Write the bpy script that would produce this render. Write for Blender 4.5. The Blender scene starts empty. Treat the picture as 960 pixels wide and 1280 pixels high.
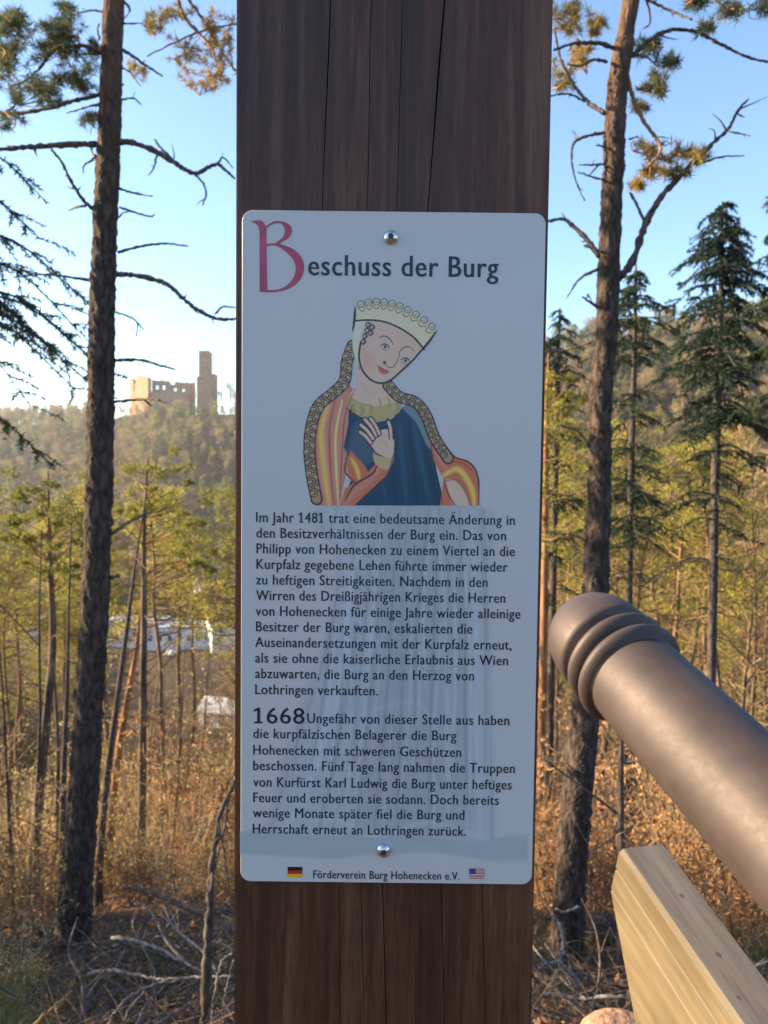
import bpy, bmesh, math, random
import numpy as np
from mathutils import Vector, Matrix

random.seed(7)
RNG = np.random.default_rng(7)
SC = bpy.context.scene
COL = bpy.context.collection
R = math.radians

# ------------------------------------------------------------------ camera, sky, sun, exposure
FPX = 1000.0                      # focal length in photo pixels (photo is 960 wide)
EYE = Vector((0.0, 0.0, 1.6))
PITCH, ROLL = R(-2.85), R(0.66)
cam_d = bpy.data.cameras.new('camera')
cam = bpy.data.objects.new('camera', cam_d); COL.objects.link(cam)
cam_d.sensor_fit = 'HORIZONTAL'; cam_d.sensor_width = 36.0
cam_d.lens = FPX / 960 * 36.0
cam_d.clip_start = 0.05; cam_d.clip_end = 5000
CAM_ROT = (Matrix.Rotation(R(90) + PITCH, 3, 'X') @ Matrix.Rotation(ROLL, 3, 'Z'))
cam.matrix_world = Matrix.Translation(EYE) @ CAM_ROT.to_4x4()
cam_d.dof.use_dof = True; cam_d.dof.focus_distance = 0.53; cam_d.dof.aperture_fstop = 26
SC.camera = cam

SUN_LEFT, SUN_EL = 82.0, 21.0      # degrees left of the view direction, degrees above the horizon
SUN_DIR = Vector((-math.sin(R(SUN_LEFT)) * math.cos(R(SUN_EL)), math.cos(R(SUN_LEFT)) * math.cos(R(SUN_EL)), math.sin(R(SUN_EL))))
world = bpy.data.worlds.new('World'); SC.world = world; world.use_nodes = True
wn = world.node_tree; wn.nodes.clear()
sky = wn.nodes.new('ShaderNodeTexSky'); sky.sky_type = 'NISHITA'; sky.sun_disc = False
sky.sun_elevation = R(SUN_EL); sky.sun_rotation = R(-SUN_LEFT)
sky.air_density = 1.0; sky.dust_density = 0.35; sky.ozone_density = 2.8
bg = wn.nodes.new('ShaderNodeBackground'); bg.inputs['Strength'].default_value = 0.104
wo = wn.nodes.new('ShaderNodeOutputWorld')
wn.links.new(sky.outputs[0], bg.inputs[0]); wn.links.new(bg.outputs[0], wo.inputs[0])
sun_d = bpy.data.lights.new('sun', 'SUN'); sun_d.energy = 5.0; sun_d.angle = R(0.5); sun_d.color = (1.0, 0.79, 0.50)
sun = bpy.data.objects.new('sun', sun_d); COL.objects.link(sun)
sun.rotation_mode = 'QUATERNION'; sun.rotation_quaternion = SUN_DIR.to_track_quat('Z', 'Y'); sun.location = (-20, 10, 30)
SC.view_settings.view_transform = 'Standard'; SC.view_settings.look = 'None'
SC.view_settings.exposure = 1.84; SC.view_settings.gamma = 1.0

# ------------------------------------------------------------------ helpers
def ray(px, py):
    """direction through a point of the photograph, forward component 1 in camera space"""
    return CAM_ROT @ Vector(((px - 480) / FPX, (640 - py) / FPX, -1.0))

def at(px, py, Y):
    """the point of the photograph standing at distance Y in front of the camera"""
    d = ray(px, py)
    return EYE + d * (Y / d.y)

class MB:
    def __init__(s): s.v = []; s.f = []; s.n = 0; s.m = []; s.c = []
    def add(s, V, F, mi=0):
        V = np.asarray(V, float).reshape(-1, 3); F = np.asarray(F, int).reshape(-1, 3)
        s.v.append(V); s.f.append(F + s.n); s.n += len(V); s.m.append(np.full(len(F), mi, int))
    def quads(s, V, Q, mi=0):
        Q = np.asarray(Q, int).reshape(-1, 4)
        s.add(V, np.concatenate([Q[:, [0, 1, 2]], Q[:, [0, 2, 3]]]), mi)
    def mesh(s, name, smooth=False):
        me = bpy.data.meshes.new(name)
        V = np.concatenate(s.v) if s.v else np.zeros((0, 3)); F = np.concatenate(s.f) if s.f else np.zeros((0, 3), int)
        me.vertices.add(len(V)); me.vertices.foreach_set('co', V.ravel())
        me.loops.add(len(F) * 3); me.loops.foreach_set('vertex_index', F.ravel().astype(np.int32))
        me.polygons.add(len(F)); me.polygons.foreach_set('loop_start', np.arange(0, len(F) * 3, 3, dtype=np.int32))
        me.polygons.foreach_set('loop_total', np.full(len(F), 3, dtype=np.int32))
        me.polygons.foreach_set('material_index', np.concatenate(s.m).astype(np.int32))
        me.polygons.foreach_set('use_smooth', np.full(len(F), smooth))
        me.update(calc_edges=True)
        return me
    def build(s, name, mats, parent=None, smooth=False):
        me = s.mesh(name, smooth)
        for m in (mats if isinstance(mats, (list, tuple)) else [mats]): me.materials.append(m)
        return link(name, me, parent)

def link(name, me, parent=None, loc=None):
    o = bpy.data.objects.new(name, me); COL.objects.link(o)
    if parent: o.parent = parent
    if loc is not None: o.location = loc
    return o

def tag(o, label, cat=None, group=None, kind=None):
    if label: o['label'] = label
    if cat: o['category'] = cat
    if group: o['group'] = group
    if kind: o['kind'] = kind
    return o

def thing(name, label, cat, loc=(0, 0, 0), rz=0.0, group=None):
    o = bpy.data.objects.new(name, None); COL.objects.link(o)
    o.location = loc; o.rotation_euler = (0, 0, rz); o.empty_display_size = 0.2
    return tag(o, label, cat, group)

def spline(P, n):
    """Catmull-Rom through the points, n samples"""
    P = np.asarray(P, float)
    if len(P) == 2:
        t = np.linspace(0, 1, n)[:, None]; return P[0] * (1 - t) + P[1] * t
    Q = np.vstack([2 * P[0] - P[1], P, 2 * P[-1] - P[-2]])
    u = np.linspace(0, len(P) - 1 - 1e-9, n); i = u.astype(int); t = (u - i)[:, None]
    a, b, c, d = Q[i], Q[i + 1], Q[i + 2], Q[i + 3]
    return 0.5 * ((2 * b) + (c - a) * t + (2 * a - 5 * b + 4 * c - d) * t * t + (3 * b - a - 3 * c + d) * t ** 3)

def tube(mb, P, rad, seg=6, mi=0, cap=True, disp=None):
    P = np.asarray(P, float); n = len(P)
    rad = np.broadcast_to(np.asarray(rad, float), (n,))
    T = np.gradient(P, axis=0); T /= np.linalg.norm(T, axis=1)[:, None] + 1e-12
    ref = np.array([0.0, 0, 1.0]) if abs(T[:, 2]).mean() < 0.8 else np.array([1.0, 0, 0])
    A = np.cross(T, ref); A /= np.linalg.norm(A, axis=1)[:, None] + 1e-12
    B = np.cross(T, A)
    th = np.linspace(0, 2 * np.pi, seg, endpoint=False)
    rr = rad[:, None] * np.ones(seg)[None, :]
    if disp is not None: rr = rr * disp
    V = P[:, None, :] + rr[:, :, None] * (A[:, None, :] * np.cos(th)[None, :, None] + B[:, None, :] * np.sin(th)[None, :, None])
    V = V.reshape(-1, 3)
    i = np.arange(n - 1)[:, None] * seg; j = np.arange(seg)[None, :]; k = (j + 1) % seg
    Q = np.stack([i + j, i + k, i + seg + k, i + seg + j], -1).reshape(-1, 4)
    F = np.concatenate([Q[:, [0, 1, 2]], Q[:, [0, 2, 3]]])
    if cap and seg > 2:
        c = len(V); V = np.vstack([V, P[:1], P[-1:]]); jj = np.arange(seg); kk = (jj + 1) % seg
        F = np.concatenate([F, np.stack([np.full(seg, c), kk, jj], -1), np.stack([np.full(seg, c + 1), (n - 1) * seg + jj, (n - 1) * seg + kk], -1)])
    mb.add(V, F, mi)

def box(mb, lo, hi, mi=0, M=None):
    x0, y0, z0 = lo; x1, y1, z1 = hi
    V = np.array([(x0, y0, z0), (x1, y0, z0), (x1, y1, z0), (x0, y1, z0), (x0, y0, z1), (x1, y0, z1), (x1, y1, z1), (x0, y1, z1)], float)
    if M is not None:
        M = np.array(M); V = V @ M[:3, :3].T + M[:3, 3]
    mb.quads(V, [(0, 3, 2, 1), (4, 5, 6, 7), (0, 1, 5, 4), (1, 2, 6, 5), (2, 3, 7, 6), (3, 0, 4, 7)], mi)

def vnoise(x, y, seed=0):
    """smooth value noise on arrays"""
    x = np.asarray(x, float); y = np.asarray(y, float)
    xi = np.floor(x).astype(np.int64); yi = np.floor(y).astype(np.int64); fx = x - xi; fy = y - yi
    def h(a, b):
        k = (a * 374761393 + b * 668265263 + seed * 982451653) & 0xffffffff
        k = ((k ^ (k >> 13)) * 1274126177) & 0xffffffff
        return ((k ^ (k >> 16)) & 0xffff) / 65535.0
    sx = fx * fx * (3 - 2 * fx); sy = fy * fy * (3 - 2 * fy)
    return (h(xi, yi) * (1 - sx) + h(xi + 1, yi) * sx) * (1 - sy) + (h(xi, yi + 1) * (1 - sx) + h(xi + 1, yi + 1) * sx) * sy

# ------------------------------------------------------------------ materials
def newmat(name):
    m = bpy.data.materials.new(name); m.use_nodes = True
    nt = m.node_tree; nt.nodes.clear()
    out = nt.nodes.new('ShaderNodeOutputMaterial')
    return m, nt, out
def nd(nt, t, **kw):
    n = nt.nodes.new(t)
    for k, v in kw.items():
        if k.startswith('i_'): n.inputs[k[2:].replace('_', ' ')].default_value = v
        else: setattr(n, k, v)
    return n
def ramp(nt, stops, src=None):
    r = nt.nodes.new('ShaderNodeValToRGB'); e = r.color_ramp.elements
    while len(e) < len(stops): e.new(0.5)
    for el, (p, c) in zip(e, stops): el.position = p; el.color = (*c, 1)
    if src: nt.links.new(src, r.inputs[0])
    return r
def coords(nt, scale=(1, 1, 1), kind='Object'):
    tc = nt.nodes.new('ShaderNodeTexCoord'); mp = nt.nodes.new('ShaderNodeMapping'); mp.inputs['Scale'].default_value = scale
    nt.links.new(tc.outputs[kind], mp.inputs[0]); return mp.outputs[0]

def plain(name, col, rough=0.6, metal=0.0, spec=0.5, var=0.12, scale=20, bump=0.0):
    m, nt, out = newmat(name); p = nd(nt, 'ShaderNodeBsdfPrincipled')
    p.inputs['Roughness'].default_value = rough; p.inputs['Metallic'].default_value = metal; p.inputs['Specular IOR Level'].default_value = spec
    c = coords(nt); n = nd(nt, 'ShaderNodeTexNoise', i_Scale=scale, i_Detail=5.0); nt.links.new(c, n.inputs['Vector'])
    r = ramp(nt, [(0.3, tuple(x * (1 - var) for x in col)), (0.7, tuple(min(1, x * (1 + var)) for x in col))], n.outputs[0])
    nt.links.new(r.outputs[0], p.inputs['Base Color'])
    if bump:
        b = nd(nt, 'ShaderNodeBump', i_Strength=bump, i_Distance=0.01); nt.links.new(n.outputs[0], b.inputs['Height']); nt.links.new(b.outputs[0], p.inputs['Normal'])
    nt.links.new(p.outputs[0], out.inputs[0]); return m

def leafmat(name, cols, trans=0.35, scale=0.6, tint=None, rough=0.6):
    """needles and leaves: colour varies clump to clump and tree to tree, some light passes through"""
    m, nt, out = newmat(name)
    c = coords(nt); n = nd(nt, 'ShaderNodeTexNoise', i_Scale=scale, i_Detail=3.0); nt.links.new(c, n.inputs['Vector'])
    oi = nt.nodes.new('ShaderNodeObjectInfo')
    ad = nd(nt, 'ShaderNodeMath', operation='MULTIPLY_ADD'); nt.links.new(oi.outputs['Random'], ad.inputs[0]); ad.inputs[1].default_value = 0.45
    sb = nd(nt, 'ShaderNodeMath', operation='SUBTRACT'); nt.links.new(n.outputs[0], sb.inputs[0]); sb.inputs[1].default_value = 0.22
    nt.links.new(sb.outputs[0], ad.inputs[2])
    st = [(0.15 + 0.7 * i / (len(cols) - 1), cc) for i, cc in enumerate(cols)]
    r = ramp(nt, st, ad.outputs[0])
    d = nd(nt, 'ShaderNodeBsdfPrincipled'); d.inputs['Roughness'].default_value = rough; d.inputs['Specular IOR Level'].default_value = 0.3
    t = nt.nodes.new('ShaderNodeBsdfTranslucent'); mx = nt.nodes.new('ShaderNodeMixShader'); mx.inputs[0].default_value = trans
    nt.links.new(r.outputs[0], d.inputs['Base Color']); nt.links.new(r.outputs[0], t.inputs[0])
    nt.links.new(d.outputs[0], mx.inputs[1]); nt.links.new(t.outputs[0], mx.inputs[2]); nt.links.new(mx.outputs[0], out.inputs[0])
    return m

def barkmat(name, dark, light, sx=26, sz=5, bump=0.6, upper=None, z0=0, z1=1, dist=0.012):
    """furrowed bark; upper = colour in patches higher on the stem (orange scots pine bark and painted sunlit spots)"""
    m, nt, out = newmat(name); p = nd(nt, 'ShaderNodeBsdfPrincipled'); p.inputs['Roughness'].default_value = 0.9; p.inputs['Specular IOR Level'].default_value = 0.2
    c = coords(nt, (sx, sx, sz)); n = nd(nt, 'ShaderNodeTexNoise', i_Scale=1.0, i_Detail=6.0, i_Roughness=0.65); nt.links.new(c, n.inputs['Vector'])
    v = nd(nt, 'ShaderNodeTexVoronoi', i_Scale=0.55, feature='DISTANCE_TO_EDGE'); nt.links.new(c, v.inputs['Vector'])
    mm = nd(nt, 'ShaderNodeMath', operation='MULTIPLY_ADD'); nt.links.new(v.outputs[0], mm.inputs[0]); mm.inputs[1].default_value = 0.8; nt.links.new(n.outputs[0], mm.inputs[2])
    r = ramp(nt, [(0.42, dark), (0.85, light)], mm.outputs[0])
    src = r.outputs[0]
    if upper:
        tc = nt.nodes.new('ShaderNodeTexCoord'); sp = nt.nodes.new('ShaderNodeSeparateXYZ'); nt.links.new(tc.outputs['Object'], sp.inputs[0])
        mr = nd(nt, 'ShaderNodeMapRange'); nt.links.new(sp.outputs[2], mr.inputs[0]); mr.inputs[1].default_value = z0; mr.inputs[2].default_value = z1
        n2 = nd(nt, 'ShaderNodeTexNoise', i_Scale=5.0, i_Detail=4.0); nt.links.new(tc.outputs['Object'], n2.inputs['Vector'])
        m2 = nd(nt, 'ShaderNodeMath', operation='MULTIPLY'); nt.links.new(mr.outputs[0], m2.inputs[0]); nt.links.new(n2.outputs[0], m2.inputs[1])
        m3 = nd(nt, 'ShaderNodeMath', operation='MULTIPLY', use_clamp=True); nt.links.new(m2.outputs[0], m3.inputs[0]); m3.inputs[1].default_value = 1.7
        mix = nd(nt, 'ShaderNodeMixRGB'); nt.links.new(m3.outputs[0], mix.inputs[0]); nt.links.new(src, mix.inputs[1]); mix.inputs[2].default_value = (*upper, 1); src = mix.outputs[0]
    nt.links.new(src, p.inputs['Base Color'])
    b = nd(nt, 'ShaderNodeBump', i_Strength=bump, i_Distance=dist); nt.links.new(mm.outputs[0], b.inputs['Height']); nt.links.new(b.outputs[0], p.inputs['Normal'])
    nt.links.new(p.outputs[0], out.inputs[0]); return m

def woodmat(name, c0, c1, c2, sc=(60, 60, 2.2), rough=0.55, spec=0.4, bump=0.15, along='Z', blotch=None, coat=0.0):
    """sawn timber, grain along one axis"""
    m, nt, out = newmat(name); p = nd(nt, 'ShaderNodeBsdfPrincipled'); p.inputs['Roughness'].default_value = rough; p.inputs['Specular IOR Level'].default_value = spec
    p.inputs['Coat Weight'].default_value = coat; p.inputs['Coat Roughness'].default_value = 0.35
    c = coords(nt, sc); n = nd(nt, 'ShaderNodeTexNoise', i_Scale=1.0, i_Detail=7.0, i_Roughness=0.62, i_Distortion=0.6); nt.links.new(c, n.inputs['Vector'])
    c2_ = coords(nt, tuple(s * 4.5 for s in sc)); n2 = nd(nt, 'ShaderNodeTexNoise', i_Scale=1.0, i_Detail=3.0); nt.links.new(c2_, n2.inputs['Vector'])
    mm = nd(nt, 'ShaderNodeMath', operation='MULTIPLY_ADD'); nt.links.new(n2.outputs[0], mm.inputs[0]); mm.inputs[1].default_value = 0.35; nt.links.new(n.outputs[0], mm.inputs[2])
    r = ramp(nt, [(0.45, c0), (0.66, c1), (0.85, c2)], mm.outputs[0]); src = r.outputs[0]
    if blotch:
        cb = coords(nt, blotch[0]); nb = nd(nt, 'ShaderNodeTexNoise', i_Scale=1.0, i_Detail=4.0); nt.links.new(cb, nb.inputs['Vector'])
        rb = ramp(nt, [(0.4, (1, 1, 1)), (0.62, blotch[1])], nb.outputs[0])
        mu = nd(nt, 'ShaderNodeMixRGB', blend_type='MULTIPLY'); mu.inputs[0].default_value = 1.0
        nt.links.new(src, mu.inputs[1]); nt.links.new(rb.outputs[0], mu.inputs[2]); src = mu.outputs[0]
    cp = coords(nt, tuple(s * k_ for s, k_ in zip(sc, (9, 9, 16)))); np_ = nd(nt, 'ShaderNodeTexNoise', i_Scale=1.0, i_Detail=4.0, i_Roughness=0.7); nt.links.new(cp, np_.inputs['Vector'])
    rp = ramp(nt, [(0.36, (.45, .42, .40)), (0.5, (1, 1, 1)), (0.72, (1.18, 1.14, 1.1))], np_.outputs[0])
    mp_ = nd(nt, 'ShaderNodeMixRGB', blend_type='MULTIPLY'); mp_.inputs[0].default_value = 0.75 if coat else 0.28; nt.links.new(src, mp_.inputs[1]); nt.links.new(rp.outputs[0], mp_.inputs[2]); src = mp_.outputs[0]
    nt.links.new(src, p.inputs['Base Color'])
    b = nd(nt, 'ShaderNodeBump', i_Strength=bump, i_Distance=0.002); nt.links.new(mm.outputs[0], b.inputs['Height']); nt.links.new(b.outputs[0], p.inputs['Normal'])
    nt.links.new(p.outputs[0], out.inputs[0]); return m

M = {}
M['post'] = woodmat('stained_timber', (0.034, 0.0095, 0.004), (0.088, 0.027, 0.010), (0.155, 0.067, 0.034), (60, 60, 2.6), rough=0.55, spec=0.4, bump=0.35, blotch=((9, 9, 2.5), (0.55, 0.6, 0.62)), coat=0.14)
M['crack'] = plain('crack_shadowed_wood', (0.02, 0.011, 0.007), 0.9)
M['plate'] = plain('white_coated_sheet', (0.54, 0.525, 0.52), 0.32, spec=0.5, var=0.015, scale=6)
M['plate_edge'] = plain('cut_sheet_edge', (0.42, 0.42, 0.43), 0.5)
M['ink'] = plain('navy_print', (0.010, 0.016, 0.038), 0.4, var=0.05)
M['red_ink'] = plain('crimson_print', (0.42, 0.055, 0.11), 0.4, var=0.18, scale=90)
M['steel'] = plain('screw_steel', (0.62, 0.62, 0.62), 0.28, metal=1.0, var=0.08, scale=300)
M['recess'] = plain('screw_recess', (0.03, 0.03, 0.035), 0.6)
def fixed(name, col, rough=0.42):
    return plain(name, col, rough, var=0.04, scale=60)
M['black'] = fixed('black_print', (0.01, 0.01, 0.01)); M['fred'] = fixed('flag_red_print', (0.5, 0.02, 0.02)); M['gold'] = fixed('flag_gold_print', (0.75, 0.42, 0.02))
M['fwhite'] = fixed('flag_white_print', (0.62, 0.6, 0.6)); M['fblue'] = fixed('flag_blue_print', (0.03, 0.05, 0.2))

# barrel paint
m, nt, out = newmat('bronze_brown_barrel_paint'); p = nd(nt, 'ShaderNodeBsdfPrincipled')
c = coords(nt); n = nd(nt, 'ShaderNodeTexNoise', i_Scale=9.0, i_Detail=6.0, i_Roughness=0.6); nt.links.new(c, n.inputs['Vector'])
r_ = ramp(nt, [(0.3, (0.050, 0.036, 0.034)), (0.5, (0.070, 0.050, 0.046)), (0.75, (0.092, 0.069, 0.063))], n.outputs[0]); nt.links.new(r_.outputs[0], p.inputs['Base Color'])
p.inputs['Metallic'].default_value = 0.4; p.inputs['Roughness'].default_value = 0.52
n2 = nd(nt, 'ShaderNodeTexNoise', i_Scale=70.0, i_Detail=8.0, i_Roughness=0.75); nt.links.new(c, n2.inputs['Vector'])
rq = nd(nt, 'ShaderNodeMapRange'); nt.links.new(n2.outputs[0], rq.inputs[0]); rq.inputs[1].default_value = .3; rq.inputs[2].default_value = .7; rq.inputs[3].default_value = .55; rq.inputs[4].default_value = .66; nt.links.new(rq.outputs[0], p.inputs['Roughness'])
b = nd(nt, 'ShaderNodeBump', i_Strength=0.16, i_Distance=0.002); nt.links.new(n2.outputs[0], b.inputs['Height']); nt.links.new(b.outputs[0], p.inputs['Normal'])
nt.links.new(p.outputs[0], out.inputs[0]); M['barrel'] = m
M['beam_side'] = woodmat('planed_pine', (0.115, 0.080, 0.044), (0.145, 0.106, 0.060), (0.175, 0.136, 0.082), (30, 2.0, 30), rough=0.6, bump=0.1, blotch=((14, 3, 10), (0.6, 0.56, 0.46)))
M['beam_top'] = woodmat('weathered_pine', (0.11, 0.09, 0.078), (0.16, 0.132, 0.112), (0.20, 0.17, 0.145), (30, 2.0, 30), rough=0.7, bump=0.25)
M['knot'] = plain('knot_wood', (0.10, 0.065, 0.045), 0.8)

M['bark_pine'] = barkmat('furrowed_pine_bark', (0.030, 0.021, 0.018), (0.115, 0.085, 0.066), 30, 11, 1.0, upper=(0.26, 0.13, 0.07), z0=6.5, z1=11, dist=.03)
M['bark_pine2'] = barkmat('flaking_pine_bark', (0.032, 0.022, 0.018), (0.125, 0.09, 0.07), 27, 10, 1.0, upper=(0.24, 0.125, 0.068), z0=6.4, z1=9.5, dist=.03)  # orange patches near the top: scots pine bark plus painted sunlit spots
M['bark_red'] = barkmat('orange_and_sunlit_bark', (0.16, 0.075, 0.035), (0.45, 0.22, 0.10), 10, 2, 0.5)  # real orange pine bark, also used as painted sunlight on lit wood
M['bark_mid'] = barkmat('forest_bark', (0.045, 0.034, 0.026), (0.20, 0.145, 0.10), 9, 2, 0.5, upper=(0.32, 0.17, 0.09), z0=5, z1=14, dist=0.03)
M['bark_spruce'] = barkmat('spruce_bark', (0.035, 0.028, 0.024), (0.13, 0.10, 0.08), 30, 12, 0.5)
M['deadwood'] = barkmat('dry_dead_wood', (0.05, 0.035, 0.03), (0.17, 0.12, 0.095), 40, 12, 0.3)
M['greywood'] = barkmat('bleached_branch_wood', (0.12, 0.10, 0.09), (0.34, 0.29, 0.25), 40, 12, 0.3)
M['cutwood'] = plain('fresh_split_wood', (0.62, 0.40, 0.19), 0.7)
M['twig'] = leafmat('bare_twigs', [(0.15, 0.095, 0.055), (0.30, 0.20, 0.10), (0.45, 0.31, 0.15)], trans=0.0, scale=0.5)
M['needle_near'] = leafmat('scots_pine_needles', [(0.035, 0.05, 0.03), (0.075, 0.095, 0.04), (0.15, 0.14, 0.045)], 0.45, 1.5)
M['needle_sunlit'] = leafmat('sunlit_pine_needles', [(0.14, 0.12, 0.035), (0.26, 0.19, 0.05), (0.42, 0.27, 0.07)], 0.45, 2.0)  # warm sunlight on the needles is put into this colour
M['needle_spruce'] = leafmat('spruce_needles', [(0.012, 0.028, 0.018), (0.022, 0.045, 0.024), (0.06, 0.085, 0.03)], 0.25, 1.2)
M['needle_mid'] = leafmat('pine_crown_needles', [(0.075, 0.09, 0.022), (0.26, 0.24, 0.045), (0.50, 0.40, 0.08)], 0.5, 0.5)
M['leaf_dry'] = leafmat('dry_beech_leaves', [(0.20, 0.10, 0.05), (0.42, 0.22, 0.10), (0.58, 0.34, 0.15)], 0.4, 1.5)
M['brush'] = leafmat('young_birch_twigs', [(0.32, 0.23, 0.09), (0.54, 0.40, 0.16), (0.68, 0.52, 0.21)], 0.4, 0.8)
M['grass'] = leafmat('grass_blades', [(0.06, 0.09, 0.02), (0.14, 0.17, 0.035), (0.28, 0.26, 0.07)], 0.4, 3)
M['far_green'] = leafmat('distant_conifer', [(0.06, 0.085, 0.028), (0.20, 0.20, 0.05), (0.42, 0.36, 0.08)], 0.35, 0.2)
M['far_brown'] = leafmat('distant_bare_crown', [(0.17, 0.12, 0.06), (0.32, 0.235, 0.115), (0.45, 0.34, 0.15)], 0.3, 0.2)

m, nt, out = newmat('forest_floor'); p = nd(nt, 'ShaderNodeBsdfPrincipled'); p.inputs['Roughness'].default_value = 0.95; p.inputs['Specular IOR Level'].default_value = 0.1
c = coords(nt); n = nd(nt, 'ShaderNodeTexNoise', i_Scale=2.2, i_Detail=10.0, i_Roughness=0.7); nt.links.new(c, n.inputs['Vector'])
r_ = ramp(nt, [(0.3, (0.022, 0.016, 0.011)), (0.5, (0.06, 0.040, 0.025)), (0.62, (0.13, 0.075, 0.04)), (0.75, (0.07, 0.065, 0.028))], n.outputs[0])
n3 = nd(nt, 'ShaderNodeTexNoise', i_Scale=0.03, i_Detail=4.0); nt.links.new(c, n3.inputs['Vector'])
r3 = ramp(nt, [(0.45, (1, 1, 1)), (0.6, (1.0, 1.0, 0.75))], n3.outputs[0])
mu = nd(nt, 'ShaderNodeMixRGB', blend_type='MULTIPLY'); mu.inputs[0].default_value = 1; nt.links.new(r_.outputs[0], mu.inputs[1]); nt.links.new(r3.outputs[0], mu.inputs[2])
nt.links.new(mu.outputs[0], p.inputs['Base Color'])
b = nd(nt, 'ShaderNodeBump', i_Strength=0.8, i_Distance=0.08); nt.links.new(n.outputs[0], b.inputs['Height']); nt.links.new(b.outputs[0], p.inputs['Normal'])
nt.links.new(p.outputs[0], out.inputs[0]); M['ground'] = m

# ------------------------------------------------------------------ terrain
_pr = np.array([0, 2.0, 2.4, 3.0, 4, 5, 6.6, 10, 15, 20, 30, 60, 90, 120, 170, 240, 262.0])
_pz = np.array([0, 0.0, -0.25, -0.75, -1.3, -1.8, -2.4, -3.85, -6.1, -8.5, -13.0, -25.0, -33, -39.5, -44.5, -48.0, -48.5])
def crest(az):
    """distance and height of the far skyline by azimuth in degrees, negative left"""
    a = [-180, -60, -30, -24, -20, -16, -11, -5, 4, 12, 30, 60, 180]
    Rr = [600, 600, 620, 600, 520, 455, 450, 440, 380, 345, 330, 330, 330]
    Zz = [20, 30, 30, 32, 31, 33, 33, 32, 40, 52, 57, 54, 45]
    return np.interp(az, a, Rr), np.interp(az, a, Zz)
def hz(x, y):
    x = np.asarray(x, float); y = np.asarray(y, float)
    r = np.hypot(x, y); az = np.degrees(np.arctan2(x, y))
    back = np.clip((np.abs(az) - 70) / 50, 0, 1); back = back * back * (3 - 2 * back)
    z = np.interp(r, _pr, _pz)
    rc, zc = crest(az)
    t = np.clip((r - 262) / (rc - 262), 0, 1); t = t ** 0.85
    z = np.where(r > 262, -48.5 + (zc + 48.5) * (t * 0.7 + 0.3 * t * t * (3 - 2 * t)), z)
    z = np.where(r > rc, zc - (r - rc) * 0.06, z)
    amp = np.clip(r / 60, 0.04, 1)
    z = z + amp * ((vnoise(x / 22, y / 22, 1) - .5) * 3.0 + (vnoise(x / 7, y / 7, 2) - .5) * 0.9) * np.clip((r - 2) / 3, 0, 1)
    z = z + (vnoise(x / 0.9, y / 0.9, 3) - .5) * 0.16 * np.clip((r - 2.2) / 2, 0, 1)
    flat = np.maximum(0, r - 1.5) * 0.06
    return z * (1 - back) + np.minimum(flat, 45) * back
def ground_hit(px, py, r0=2.0, r1=900):
    """where the line of sight through a point of the photograph meets the ground"""
    d = ray(px, py); d = d / d.y
    Y = np.geomspace(r0, r1, 900); X = EYE.x + d.x * Y; Z = EYE.z + d.z * Y
    g = hz(X, Y); k = np.where(Z < g)[0]
    i = k[0] if len(k) else len(Y) - 1
    return Vector((float(X[i]), float(Y[i]), float(g[i])))
azs = np.unique(np.concatenate([np.linspace(-180, -44, 40), np.linspace(-44, 44, 300), np.linspace(44, 180, 40)]))
rs = np.concatenate([[0.01], np.linspace(0.6, 2, 6), np.geomspace(2.1, 2600, 240)])
A_, R_ = np.meshgrid(np.radians(azs), rs, indexing='ij')
X_ = R_ * np.sin(A_); Y_ = R_ * np.cos(A_); Z_ = hz(X_, Y_)
mb = MB(); nr = len(rs); na = len(azs)
i = np.arange(na - 1)[:, None] * nr; j = np.arange(nr - 1)[None, :]
mb.quads(np.stack([X_, Y_, Z_], -1), np.stack([i + j, i + j + 1, i + nr + j + 1, i + nr + j], -1).reshape(-1, 4)[:, ::-1])
tag(mb.build('ground', M['ground'], smooth=True), 'leaf littered slope falling to the valley and wooded hills', kind='structure')

# ------------------------------------------------------------------ village in the valley
M['render_w'] = plain('white_render', (0.72, 0.72, 0.70), 0.8, var=0.05, scale=0.8)
M['render_y'] = plain('cream_render', (0.62, 0.52, 0.36), 0.8, var=0.05, scale=0.8)
M['render_o'] = plain('orange_render', (0.70, 0.28, 0.09), 0.8, var=0.06, scale=0.8)
M['roof_g'] = plain('grey_sheet_roof', (0.42, 0.43, 0.45), 0.6, var=0.08, scale=0.6)
M['roof_d'] = plain('dark_slate_roof', (0.07, 0.065, 0.07), 0.7, var=0.15, scale=1.5)
M['roof_r'] = plain('red_tile_roof', (0.36, 0.12, 0.06), 0.8, var=0.15, scale=1.5)
M['pane'] = plain('window_pane', (0.03, 0.035, 0.045), 0.15)
M['frame'] = plain('window_frame', (0.75, 0.75, 0.73), 0.5)
M['carp'] = plain('pale_blue_car_paint', (0.35, 0.45, 0.55), 0.3)
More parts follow.
